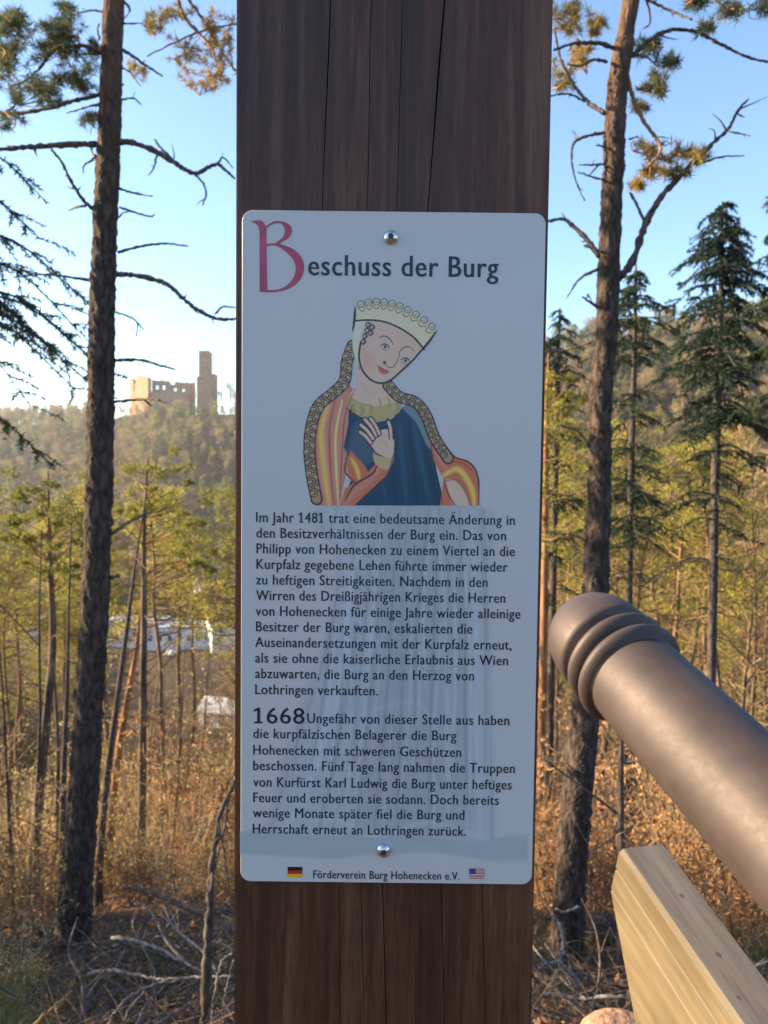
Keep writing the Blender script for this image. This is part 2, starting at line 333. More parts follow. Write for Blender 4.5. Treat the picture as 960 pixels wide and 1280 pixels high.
def house(px, py, w, d, h, rh, wall, roof, label, rz=0.0, flat=False, floors=2, cols=3, cat='house', name='house', dist=None):
    g = ground_hit(px, py) if dist is None else Vector((at(px, py, dist).x, dist, float(hz(at(px, py, dist).x, dist))))
    t = thing(name, label, cat, (g.x, g.y, g.z - 0.3), rz)
    b = MB(); box(b, (-w / 2, -d / 2, 0), (w / 2, d / 2, h))
    if not flat:   # gable triangles
        for s in (-1, 1):
            x = s * w / 2
            b.add([(x, -d / 2, h), (x, d / 2, h), (x, 0, h + rh)], [(0, 1, 2) if s > 0 else (0, 2, 1)])
    b.build('wall', wall, t)
    r = MB()
    if flat:
        box(r, (-w / 2 - .25, -d / 2 - .25, h + 0.002), (w / 2 + .25, d / 2 + .25, h + .35))
    else:
        o = 0.45; sl = rh / (d / 2)
        for s in (-1, 1):
            a = [(-w / 2 - o, s * (d / 2 + o), h - sl * o + .03), (w / 2 + o, s * (d / 2 + o), h - sl * o + .03), (w / 2 + o, 0, h + rh + .03), (-w / 2 - o, 0, h + rh + .03)]
            V = a + [(x, y, z + .18) for x, y, z in a]
            r.quads(V, [(0, 3, 2, 1), (4, 5, 6, 7), (0, 1, 5, 4), (1, 2, 6, 5), (2, 3, 7, 6), (3, 0, 4, 7)])
    ro = r.build('roof', roof, t)
    if not flat:
        c = MB(); box(c, (w * .2, -.35, h + rh - .4), (w * .2 + .6, .35, h + rh + .9)); c.build('chimney', M['roof_r'], ro)
    fm = MB(); box(fm, (-.62, -.05, -.8), (.62, .04, .8)); fme = fm.mesh('window'); fme.materials.append(M['frame'])
    pm = MB(); box(pm, (-.5, -.075, -.68), (.5, -.052, .68)); pme = pm.mesh('pane'); pme.materials.append(M['pane'])
    for f in range(floors):
        for k in range(cols):
            wx = -w / 2 + w * (k + .5) / cols; wz = h * (f + .55) / floors
            wo_ = link('window', fme, t, (wx, -d / 2 - .01, wz)); link('pane', pme, wo_)
        for s in (-1, 1):
            for yy in (-d / 4, d / 4):
                wo_ = link('window', fme, t, (s * (w / 2 + .01), yy, h * (f + .55) / floors)); wo_.rotation_euler = (0, 0, s * R(90)); link('pane', pme, wo_)
    return t
house(281, 812, 9, 9, 7.5, 3.6, M['render_w'], M['roof_d'], 'white house with dark gabled roof close to the left of the timber post', R(25), floors=3, cols=2)
house(235, 806, 20, 12, 6.0, 1.5, M['render_w'], M['roof_g'], 'long white works building with pale grey roof in the valley', R(4), flat=True, floors=1, cols=8, cat='building', name='works_building')
house(172, 803, 15, 11, 6.4, 1.5, M['render_w'], M['roof_g'], 'smaller white flat roofed hall just right of the big left pine', R(-3), flat=True, floors=1, cols=6, cat='building', name='works_hall')
house(280, 768, 7, 8, 6, 3.2, M['render_o'], M['roof_r'], 'small orange painted house above the white gabled house', R(-20), cols=2)
house(262, 752, 9, 8, 6, 3, M['render_w'], M['roof_d'], 'white house with grey gable at the foot of the castle hill', R(30), cols=2)
house(282, 735, 8, 8, 5.5, 3, M['render_y'], M['roof_d'], 'cream house highest up the lane beside the post', R(10), cols=2)
house(246, 782, 10, 8, 5, 2.6, M['render_y'], M['roof_r'], 'cream house with red roof behind the long works building', R(-10), cols=3)
house(12, 872, 14, 9, 7.5, 2.5, M['render_w'], M['roof_g'], 'white three storey block at the left edge of the valley', R(-30), floors=3, cols=5, cat='building', name='apartment_block')
house(78, 848, 10, 8, 5.5, 2.6, M['render_w'], M['roof_g'], 'white house with grey roof seen between thin trunks on the left', R(15), cols=3)
house(20, 820, 10, 8, 5, 2.6, M['render_y'], M['roof_g'], 'cream house behind the left white block', R(15), cols=3)
house(278, 905, 6, 6, 3.0, 1.6, M['render_w'], M['roof_g'], 'low pale shed with grey roof nearest below the slope', R(-15), floors=1, cols=2, cat='shed', name='garden_shed')
def car(px, py, label, paint):
    g = ground_hit(px, py); t = thing('parked_car', label, 'car', (g.x, g.y, g.z), R(75))
    b = MB(); box(b, (-2.1, -.85, .35), (2.1, .85, .95))
    V = [(-1.5, -.8, .952), (1.1, -.8, .952), (1.1, .8, .952), (-1.5, .8, .952), (-1.1, -.68, 1.5), (.5, -.68, 1.5), (.5, .68, 1.5), (-1.1, .68, 1.5)]
    b.quads(V, [(4, 5, 6, 7), (0, 3, 2, 1), (0, 1, 5, 4), (1, 2, 6, 5), (2, 3, 7, 6), (3, 0, 4, 7)]); b.build('body', paint, t)
    for sx in (-1.3, 1.3):
        for sy in (-.8, .8):
            w = MB(); tube(w, [(sx, sy - .1, .34), (sx, sy + .1, .34)], .34, 14); w.build('wheel', M['black'], t)
car(33, 886, 'pale blue car parked beside the left white block', M['carp'])
car(213, 822, 'white car parked in front of the works building', M['render_w'])

# ------------------------------------------------------------------ ruined castle on the hill
M['sandstone'] = barkmat('castle_sandstone', (0.26, 0.13, 0.065), (0.52, 0.31, 0.17), 1.1, 1.6, 0.6, dist=0.15)
def castle():
    Y = 448.0; base = at(200, 508, Y)
    t = thing('castle_ruin', 'ruined sandstone castle with broken walls and tall keep on the wooded hilltop', 'castle', (base.x, Y, base.z - 6))
    k = Y / FPX   # metres per photo pixel at this distance
    def X(px): return (px - 200) * k
    def Z(py): return (508 - py) * k + 6
    def ragged(x0, x1, y0, y1, tops, holes, name, parent, rot=None):
        # a wall with thickness, ragged crown and real openings, built column by column
        mb = MB(); n = len(tops)
        for i, tz in enumerate(tops):
            a = x0 + (x1 - x0) * i / n; b_ = x0 + (x1 - x0) * (i + 1) / n - (0.0)
            hh = [h for h in holes if h[0] <= i < h[1]]
            if hh:
                _, _, za, zb = hh[0]; box(mb, (a, y0, 0), (b_, y1, za)); box(mb, (a, y0, zb), (b_, y1, tz))
            else: box(mb, (a, y0, 0), (b_, y1, tz))
        o = mb.build(name, M['sandstone'], parent)
        return o
    rnd = random.Random(3)
    # the lit palace gable at the left: one face turned to the sun
    g = MB()
    def prism(P, zt, zb=0.0):
        n = len(P); V = [(x, y, zb) for x, y in P] + [(x, y, z) for (x, y), z in zip(P, zt)]
        for i in range(n):
            j = (i + 1) % n; g.quads([V[i], V[j], V[n + j], V[n + i]], [(0, 1, 2, 3)])
        g.add(V[n:], [(0, i, i + 1) for i in range(1, n - 1)])
    # wall running away from us to the left, thin, with a notch
    def strip(pA, pB, tops, th=2.0):
        (xa, ya), (xb, yb) = pA, pB; L = math.hypot(xb - xa, yb - ya); nx, ny = -(yb - ya) / L * th, (xb - xa) / L * th; n = len(tops)
        for i, tz in enumerate(tops):
            if tz <= 0: continue
            u0, u1 = i / n, (i + 1) / n
            a = (xa + (xb - xa) * u0, ya + (yb - ya) * u0); b_ = (xa + (xb - xa) * u1, ya + (yb - ya) * u1)
            prism([a, b_, (b_[0] + nx, b_[1] + ny), (a[0] + nx, a[1] + ny)], [tz, tz, tz, tz])
    lt = [Z(474), Z(473), Z(475), Z(489), Z(480), Z(471), Z(470.5), Z(471), Z(471.5), Z(472), Z(473), Z(474), Z(474), Z(475)]
    strip((X(158), 6), (X(191), -9), lt)
    g.build('gable_wall', M['sandstone'], t)
    n = 26; tops = [Z(475 + 1.5 * rnd.random() + (3.5 if 10 < i < 14 else 0) + i * 0.12) for i in range(n)]
    ragged(X(190), X(243), 0, 2.2, tops, [(2, 4, Z(487), Z(482)), (6, 8, Z(487), Z(482)), (13, 15, Z(490), Z(485)), (18, 20, Z(491), Z(486))], 'curtain_wall', t)
    ragged(X(192), X(240), -8, -6.5, [Z(490 + 3 * rnd.random()) for _ in range(20)], [], 'front_wall', t)
    # keep
    kp = MB(); w0, w1 = X(250), X(263.5)
    for (a, b_, c, d, z0, z1) in ((w0, w1, -3.2, 3.2, 0, Z(441)),):
        box(kp, (a, c, z0), (b_, d, z1))
    for i in range(5): box(kp, (w0 + (w1 - w0) * (i * .2 + .02), -3.2, Z(441)), (w0 + (w1 - w0) * (i * .2 + .15), -1.8, Z(441) + 0.4 + .4 * rnd.random()))
    kp.build('keep', M['sandstone'], t)
    bt = MB(); box(bt, (X(263.6), -2.8, 0), (X(270), 3.4, Z(468))); box(bt, (X(248), -4.2, 0), (w0 - .01, 3.4, Z(471.5))); box(bt, (X(249), -4.4, 0), (X(268), -3.21, Z(476)));  bt.build('buttress', M['sandstone'], t)
castle()

# ------------------------------------------------------------------ tree prototypes
def rot_to(v):
    return np.array(Vector(v).to_track_quat('Z', 'Y').to_matrix())
def tris_along(mb, P, n, length, width, spread, rng, droop=0.0, mi=0, updir=None):
    """needle-like triangles sprouting along a polyline"""
    P = np.asarray(P, float); u = rng.random(n) * (len(P) - 1); i = u.astype(int).clip(0, len(P) - 2); f = (u - i)[:, None]
    c = P[i] * (1 - f) + P[i + 1] * f; d = P[i + 1] - P[i]; d /= np.linalg.norm(d, axis=1)[:, None] + 1e-9
    rn = rng.normal(size=(n, 3)); dirv = d * (1 - spread) + rn * spread; dirv[:, 2] -= droop
    dirv /= np.linalg.norm(dirv, axis=1)[:, None]
    side = np.cross(dirv, rng.normal(size=(n, 3))); side /= np.linalg.norm(side, axis=1)[:, None] + 1e-9
    L = length * (0.6 + 0.8 * rng.random(n))[:, None]; W = width * (0.6 + 0.8 * rng.random(n))[:, None]
    V = np.stack([c - side * W * .5, c + side * W * .5, c + dirv * L], 1).reshape(-1, 3)
    mb.add(V, np.arange(n * 3).reshape(-1, 3), mi)
def cloud(mb, C, rad, n, size, rng, mi=0, flat=0.7, elong=2.2):
    """leaf-sized faces spread through a clump"""
    g = rng.normal(size=(n, 3)); g /= np.linalg.norm(g, axis=1)[:, None]
    c = np.asarray(C) + g * rad * (rng.random(n) ** 0.45)[:, None] * np.array([1, 1, flat])
    a = g + rng.normal(size=(n, 3)) * 0.6; a[:, 2] += 0.25; a /= np.linalg.norm(a, axis=1)[:, None]
    b = np.cross(a, rng.normal(size=(n, 3))); b /= np.linalg.norm(b, axis=1)[:, None] + 1e-9
    s = size * (0.5 + rng.random(n))[:, None]
    V = np.stack([c - b * s * .5, c + b * s * .5, c + a * s * elong], 1).reshape(-1, 3)
    mb.add(V, np.arange(n * 3).reshape(-1, 3), mi)
def trunk_path(H, rng, n=10, wob=0.25, lean=0.0):
    z = np.linspace(-0.4, H, n); off = np.cumsum(rng.normal(size=(n, 2)) * wob / 3, axis=0); off -= off[0]
    off[:, 0] += lean * z
    return np.column_stack([off, z])
def p_pine(seed, H=16, crown0=0.55, nb=26, spread=2.6, leaf=230, lsize=0.05):
    rng = np.random.default_rng(seed); T = MB(); C = MB()
    P = trunk_path(H, rng, 12, 0.3); tube(T, spline(P, 24), np.linspace(0.15, 0.03, 24), 8)
    for k in range(nb):
        f = crown0 + (1 - crown0) * (k + rng.random()) / nb; z = f * H; c = np.array([np.interp(z, P[:, 2], P[:, 0]), np.interp(z, P[:, 2], P[:, 1]), z])
        a = rng.random() * 6.283; L = spread * (1.05 - 0.75 * ((f - crown0) / (1 - crown0)) ** 1.4) * (0.6 + 0.6 * rng.random())
        e = c + np.array([math.cos(a) * L, math.sin(a) * L, L * (0.05 + 0.45 * rng.random())])
        m_ = (c + e) / 2 + np.array([0, 0, -0.12 * L]); B = spline([c, m_, e], 6); tube(T, B, np.linspace(0.035, 0.01, 6), 4, cap=False)
        for q in range(5):
            u = 0.35 + 0.65 * rng.random(); bp = B[min(5, int(u * 5.99))]; s = bp + rng.normal(size=3) * np.array([.45, .45, .25]) * (0.4 + L * .3)
            tube(T, [bp, s], [0.012, 0.004], 3, cap=False)
            cloud(C, s, 0.24 + .22 * rng.random(), leaf // 5, lsize, rng, flat=0.55)
    for k in range(10):
        z = H * (0.12 + crown0 * 0.9 * rng.random()); c = np.array([np.interp(z, P[:, 2], P[:, 0]), np.interp(z, P[:, 2], P[:, 1]), z]); a = rng.random() * 6.283; L = 0.4 + 1.2 * rng.random()
        tube(T, [c, c + np.array([math.cos(a) * L, math.sin(a) * L, -.1 * L + .3 * rng.normal()])], [0.02, 0.005], 3, cap=False)
    return T.mesh('trunk', True), C.mesh('crown')
def p_spruce(seed, H=15, bare=0.3, spread=2.2, dens=1.0):
    rng = np.random.default_rng(seed); T = MB(); C = MB()
    P = trunk_path(H, rng, 8, 0.06); tube(T, spline(P, 16), np.linspace(0.13, 0.015, 16), 8)
    z = H * bare
    while z < H - 0.2:
        f = (z / H - bare) / (1 - bare); Lb = spread * (1 - f) ** 0.8 * (0.55 + 0.45 * min(1, f * 6)) + 0.15
        for k in range(int(5)):
            a = rng.random() * 6.283; L = Lb * (0.7 + 0.5 * rng.random()); c = np.array([np.interp(z, P[:, 2], P[:, 0]), np.interp(z, P[:, 2], P[:, 1]), z + rng.normal() * .1])
            d = np.array([math.cos(a), math.sin(a), 0]); B = spline([c, c + d * L * .5 + [0, 0, -.1 * L], c + d * L + [0, 0, (-.28 + .25 * f) * L]], 7)
            tube(T, B, np.linspace(0.022, 0.005, 7), 3, cap=False)
            tris_along(C, B[1:], int(34 * L * dens) + 8, 0.30, 0.07, 0.55, rng, droop=0.35)
        z += 0.34 + 0.12 * rng.random()
    for k in range(12):
        zz = H * (0.08 + bare * 0.9 * rng.random()); a = rng.random() * 6.283; L = 0.5 + 1.3 * rng.random()
        c = np.array([np.interp(zz, P[:, 2], P[:, 0]), np.interp(zz, P[:, 2], P[:, 1]), zz]); tube(T, [c, c + np.array([math.cos(a) * L, math.sin(a) * L, -.25 * L])], [0.014, 0.003], 3, cap=False)
    return T.mesh('trunk', True), C.mesh('crown')
def p_bare(seed, H=13, nb=26, twigs=7, first=0.25, r0=0.10, leaf=0):
    rng = np.random.default_rng(seed); T = MB(); C = MB()
    P = trunk_path(H, rng, 9, 0.35, rng.normal() * .03); tube(T, spline(P, 20), np.linspace(r0, 0.012, 20), 7)
    for k in range(nb):
        f = first + (1 - first) * (k + rng.random()) / nb; z = f * H; c = np.array([np.interp(z, P[:, 2], P[:, 0]), np.interp(z, P[:, 2], P[:, 1]), z])
        a = rng.random() * 6.283; L = (0.28 * H) * (1.05 - f) * (0.5 + 0.8 * rng.random()) + 0.4
        d = np.array([math.cos(a), math.sin(a), 0.55 + 0.5 * rng.random()]); d /= np.linalg.norm(d)
        B = spline([c, c + d * L * .5 + rng.normal(size=3) * .08 * L, c + d * L + [0, 0, .1 * L]], 6); tube(T, B, np.linspace(0.03, 0.007, 6), 4, cap=False)
        for q in range(twigs):
            b0 = B[1 + int(rng.random() * 4.99)]; dd = d + rng.normal(size=3) * .55; dd[2] += .15; dd /= np.linalg.norm(dd); l = L * (.2 + .35 * rng.random())
            e = b0 + dd * l; tube(C, [b0, e], [0.011, 0.004], 3, cap=False)
            tris_along(C, [b0, e], 14, 0.34, 0.013, 0.5, rng)
            if leaf: cloud(C, e, 0.25, leaf, 0.045, rng, mi=1)
    return T.mesh('trunk', True), C.mesh('crown')
def p_brush(seed, H=2.2, n=26, leaf=10, lsz=0.035):
    rng = np.random.default_rng(seed); T = MB(); C = MB()
    for k in range(n):
        a = rng.random() * 6.283; L = H * (.5 + .6 * rng.random()); s = .25 + .5 * rng.random()
        e = np.array([math.cos(a) * L * s * .8, math.sin(a) * L * s * .8, L]); b0 = np.array([math.cos(a) * .12, math.sin(a) * .12, -.1])
        B = spline([b0, e * .5 + rng.normal(size=3) * .08, e], 6); tube(T, B, np.linspace(0.009, 0.003, 6), 3, cap=False)
        for q in range(5):
            c = B[2 + int(rng.random() * 3.99)]; ee = c + rng.normal(size=3) * .18 + [0, 0, .1]; tube(T, [c, ee], [0.004, 0.002], 3, cap=False); cloud(C, ee, .15, leaf, lsz, rng)
    return T.mesh('stem'), C.mesh('leaves')

def mats(me, *ms):
    for m_ in ms: me.materials.append(m_)
    return me
PROTO = {}
for k in range(3):
    t_, c_ = p_pine(10 + k, H=16 + k, crown0=[.62, .7, .66][k]); PROTO['pine', k] = (mats(t_, M['bark_mid']), mats(c_, M['needle_mid']))
    t_, c_ = p_spruce(20 + k, H=14 + 2 * k, bare=[.2, .35, .3][k]); PROTO['spruce', k] = (mats(t_, M['bark_spruce']), mats(c_, M['needle_spruce']))
    t_, c_ = p_bare(30 + k, H=12 + 1.5 * k); PROTO['bare', k] = (mats(t_, M['bark_mid']), mats(c_, M['twig']))
    t_, c_ = p_brush(40 + k, H=[1.6, 2.3, 1.2][k]); PROTO['brush', k] = (mats(t_, M['twig']), mats(c_, M['leaf_dry']))
    t_, c_ = p_brush(50 + k, H=[2.6, 3.4, 1.8][k], n=30, leaf=7, lsz=.02); PROTO['birch', k] = (mats(t_, M['twig']), mats(c_, M['brush']))
NAMES = dict(pine='pine_tree', spruce='spruce_tree', bare='bare_tree', brush='beech_bush', birch='birch_thicket')
PARTN = dict(pine=('trunk', 'crown'), spruce=('trunk', 'crown'), bare=('trunk', 'crown'), brush=('stem', 'leaves'), birch=('stem', 'leaves'))
def plant(kind, k, x, y, s, label, cat, group, lean=(0, 0), sink=0.15):
    t = thing(NAMES[kind], label, cat, (x, y, float(hz(x, y)) - sink), random.random() * 6.28, group)
    t.rotation_euler = (lean[0], lean[1], random.random() * 6.28); t.scale = (s, s, s)
    for nm, me in zip(PARTN[kind], PROTO[kind, k]): link(nm, me, t)
    return t

# trees standing on the slope and in the valley, sampled so that none crowds the open view or the sun's path to the cannon
def place_wood(n, azr, rr, kinds, seed, sel=None, mind=1.6, smin=.75, smax=1.15, grp=None, cap=None):
    rnd = random.Random(seed); pts = []; tries = 0
    while len(pts) < n and tries < n * 60:
        tries += 1
        az = R(rnd.uniform(*azr)); r = rr[0] * (rr[1] / rr[0]) ** (rnd.random() ** 0.8); x, y = r * math.sin(az), r * math.cos(az)
        if any((x - a) ** 2 + (y - b_) ** 2 < mind ** 2 * (1 + r / 40) for a, b_ in pts): continue
        if sel and not sel(math.degrees(az), r): continue
        pts.append((x, y)); kind = rnd.choices([a for a, _ in kinds], [b_ for _, b_ in kinds])[0]; k = rnd.randrange(3)
        s = rnd.uniform(smin, smax)
        if kind in ('pine', 'bare', 'spruce'):
            gz = float(hz(x, y)); top = EYE.z + r * (rnd.uniform(-.11, .035) if math.degrees(az) < -20 or math.degrees(az) > -10 else rnd.uniform(-.03, -.0))
            if az > R(-1): top = EYE.z + r * rnd.uniform(.0, .12)
            if cap is not None: top = EYE.z - cap * r * rnd.uniform(1, 1.25)
            s = min(s, (top - gz) / {'pine': 16 + k, 'bare': 13 + 1.5 * k, 'spruce': 14 + 2 * k}[kind])
            if s < .35: pts.pop(); continue
        lab = {'pine': ('slender pine with yellow green crown in the wood on the %s', 'pines in the wood on the %s'),
               'spruce': ('dark green spruce in the wood on the %s', 'spruces in the wood on the %s'),
               'bare': ('leafless brown twigged tree in the wood on the %s', 'bare trees in the wood on the %s'),
               'brush': ('bush of dry orange beech leaves on the slope on the %s', 'dry beech bushes on the %s'),
               'birch': ('thicket of fine sunlit yellow twigs on the slope on the %s', 'birch thickets on the %s')}[kind]
        side = 'left' if az < R(-1) else 'right'
        side = side + ('' if not grp else ' ' + grp)
        cat = 'bush' if kind in ('brush', 'birch') else 'tree'
        plant(kind, k, x, y, s, lab[0] % side, cat, lab[1] % side, (R(rnd.gauss(0, 2.5)), R(rnd.gauss(0, 2.5))))

# ------------------------------------------------------------------ woods
VIL = lambda a, r: not (-26 < a < -8 and 105 < r < 262)
place_wood(72, (-30, -9), (19, 62), [('pine', 9), ('bare', 4)], 101, sel=lambda a, r: not (-26.5 < a < -23 and r > 38) and not (-20 < a < -10.5 and (r > 33 or hash(round(r * 7)) % 5 > 1)), mind=1.9, smin=.7, smax=1.0)
place_wood(60, (-21, -9.5), (40, 140), [('bare', 6), ('pine', 1)], 122, mind=2.2, smin=.5, smax=.9, grp='before the village', cap=.265)
place_wood(26, (-34, -9), (60, 110), [('pine', 4), ('bare', 5)], 102, mind=3, smin=.5, smax=.8, sel=lambda a, r: a < -27 or a > -10, grp='further down')
place_wood(90, (9, 32), (17, 62), [('pine', 8), ('bare', 5)], 103, mind=1.9, smin=.8, smax=1.2)
place_wood(60, (8, 34), (60, 170), [('pine', 8), ('bare', 4), ('spruce', 1)], 104, mind=4, smin=.8, smax=1.1, grp='further down')
place_wood(34, (-32, -8), (8.5, 22), [('brush', 4), ('birch', 4)], 105, mind=1.1, smin=.5, smax=.9)
place_wood(60, (-30, -8), (16, 48), [('birch', 8), ('brush', 1)], 115, mind=1.3, smin=1.0, smax=1.9, grp='lower down')
place_wood(36, (9, 32), (9, 26), [('brush', 8), ('birch', 2)], 106, mind=1.0, smin=.6, smax=1.1)
place_wood(22, (-8, 8), (30, 120), [('pine', 5), ('bare', 5)], 107, mind=6, grp='behind the post')

# trees left of the view whose shade lies over the near slope
for q, (x_, y_, s_) in enumerate(((-8.2, 5.4, .56), (-9.4, 7.0, .62), (-8.8, 8.8, .62), (-11.5, 6.4, .62), (-13.5, 8.4, .7), (-16, 10.5, .8), (-12.5, 10.6, .7), (-18, 8.0, .75), (-17, 13, .8))):
    plant('spruce', q % 3, x_, y_, s_, 'spruce standing left of the view whose shade falls on the near slope', 'tree', 'spruces left of the view')

# far woods: so many crowns that they read as one mass, scattered on the hills
def far_proto(seed, kind):
    rng = np.random.default_rng(seed); m_ = MB(); H = 11 + 3 * rng.random()
    tube(m_, [(0, 0, -1), (0, 0, H * .9)], [.2, .05], 4)
    if kind == 'green':
        for k in range(9): f = k / 9; cloud(m_, (rng.normal() * .5, rng.normal() * .5, H * (.35 + .65 * f)), 2.0 * (1 - f * .75), 34, .42, rng, 1, .6, 1.6)
    else:
        for k in range(8):
            a = rng.random() * 6.28; e = np.array([math.cos(a) * 2.4 * rng.random(), math.sin(a) * 2.4 * rng.random(), H * (.5 + .5 * rng.random())])
            tube(m_, [(0, 0, H * .35), e], [.08, .03], 3); cloud(m_, e, 1.7, 60, .16, rng, 1, .9, 5)
    me = m_.mesh('far_tree'); me.materials.append(M['bark_mid']); me.materials.append(M['far_green'] if kind == 'green' else M['far_brown'])
    return me
FAR = [far_proto(60 + k, 'green' if k % 2 or k == 4 else 'brown') for k in range(6)]
def far_tree_points(n, azr, rr, seed, sel=None):
    rng = np.random.default_rng(seed); a = np.radians(rng.uniform(azr[0], azr[1], n * 3)); r = np.sqrt(rng.uniform(rr[0] ** 2, rr[1] ** 2, n * 3))
    x, y = r * np.sin(a), r * np.cos(a); k = np.ones(len(x), bool)
    if sel: k = np.array([sel(math.degrees(p), q) for p, q in zip(a, r)])
    x, y = x[k][:n], y[k][:n]
    return np.column_stack([x, y, hz(x, y)])
castle_gap = lambda a, r: not (-19.5 < a < -10.5 and r > 432)
sets = [far_tree_points(5200, (-40, 34), (255, 640), 5, castle_gap), far_tree_points(2600, (8, 40), (120, 345), 6),
        far_tree_points(1500, (-44, -20), (110, 262), 7, lambda a, r: a < -26 or r < 150 and a < -22), far_tree_points(1200, (-75, 75), (150, 600), 8, lambda a, r: abs(a) > 36)]
PTS = np.vstack(sets)
hidden = bpy.data.collections.new('far_tree_kinds')
for me in FAR:
    o = bpy.data.objects.new('far_tree', me); hidden.objects.link(o)
pm = bpy.data.meshes.new('far_forest'); pm.vertices.add(len(PTS)); pm.vertices.foreach_set('co', PTS.ravel()); pm.update()
fo = link('far_forest', pm); tag(fo, 'sunlit woods of mixed pine and bare trees covering the far hills', kind='stuff')
ng = bpy.data.node_groups.new('scatter_far_trees', 'GeometryNodeTree')
ng.interface.new_socket('Geometry', in_out='INPUT', socket_type='NodeSocketGeometry'); ng.interface.new_socket('Geometry', in_out='OUTPUT', socket_type='NodeSocketGeometry')
gi = ng.nodes.new('NodeGroupInput'); go = ng.nodes.new('NodeGroupOutput'); ip = ng.nodes.new('GeometryNodeInstanceOnPoints'); ci = ng.nodes.new('GeometryNodeCollectionInfo')
ci.inputs[0].default_value = hidden; ci.inputs['Separate Children'].default_value = True; ip.inputs['Pick Instance'].default_value = True
rv = ng.nodes.new('FunctionNodeRandomValue'); rv.data_type = 'INT'; rv.inputs[4].default_value = 0; rv.inputs[5].default_value = len(FAR) - 1
rs_ = ng.nodes.new('FunctionNodeRandomValue'); rs_.data_type = 'FLOAT'; rs_.inputs[2].default_value = .65; rs_.inputs[3].default_value = 1.2; rs_.inputs['Seed'].default_value = 3
rr_ = ng.nodes.new('FunctionNodeRandomValue'); rr_.data_type = 'FLOAT_VECTOR'; rr_.inputs[0].default_value = (0, 0, 0); rr_.inputs[1].default_value = (0.08, 0.08, 6.28)
L = ng.links.new
L(gi.outputs[0], ip.inputs['Points']); L(ci.outputs[0], ip.inputs['Instance']); L(rv.outputs[2], ip.inputs['Instance Index']); L(rs_.outputs[1], ip.inputs['Scale']); L(rr_.outputs[0], ip.inputs['Rotation']); L(ip.outputs[0], go.inputs[0])
md = fo.modifiers.new('scatter', 'NODES'); md.node_group = ng
# individual crowns close under the castle and along its skyline
rnd = random.Random(9)
for i in range(46):
    px = rnd.uniform(146, 294); Yd = rnd.uniform(395, 436); x = at(px, 500, Yd).x
    k = rnd.randrange(6); me = FAR[k]; green = k % 2 or k == 4
    o = link('hill_tree', me, None, (x, Yd, float(hz(x, Yd)))); s = rnd.uniform(.45, .8); o.scale = (s, s, s); o.rotation_euler = (0, 0, rnd.random() * 6)
    tag(o, ('green crowned tree on the hill below the castle ruin' if green else 'bare brown tree on the hill below the castle ruin'), 'tree', ('green trees below the castle' if green else 'bare trees below the castle'))
for i in range(16):
    px = 150 + i * 7.6 + rnd.uniform(-3, 3); Yd = rnd.uniform(430, 438); x = at(px, 500, Yd).x; k = rnd.randrange(6); o = link('hill_tree', FAR[k], None, (x, Yd, at(px, 512, Yd).z - 4)); s = rnd.uniform(.35, .62); o.scale = (s * 1.3, s * 1.3, s)
    tag(o, 'low tree close against the foot of the castle walls', 'tree', 'low trees at the foot of the castle')
for px, s, lab in ((241, 1.1, 'pale tree against the sky between the castle wall and the keep'), (288, 1.25, 'pale tree on the skyline right of the castle keep'), (276, .9, 'smaller tree against the sky touching the right side of the keep')):
    Yd = 452; x = at(px, 500, Yd).x; o = link('hill_tree', FAR[0], None, (x, Yd, at(px, 505, Yd).z - 4)); o.scale = (s * .9, s * .9, s); tag(o, lab, 'tree')

# ------------------------------------------------------------------ timber post
PY = 0.520                                      # the post's front face stands this far in front of the lens
pl, prr = at(294.3, 640, PY).x, at(677.5, 640, PY).x
PX0, PX1 = pl, prr
post = thing('timber_post', 'dark stained square timber post with long drying cracks carrying the white sign', 'post', ((PX0 + PX1) / 2, PY, 0))
PW = (PX1 - PX0); zt, zb = 2.75, -0.3
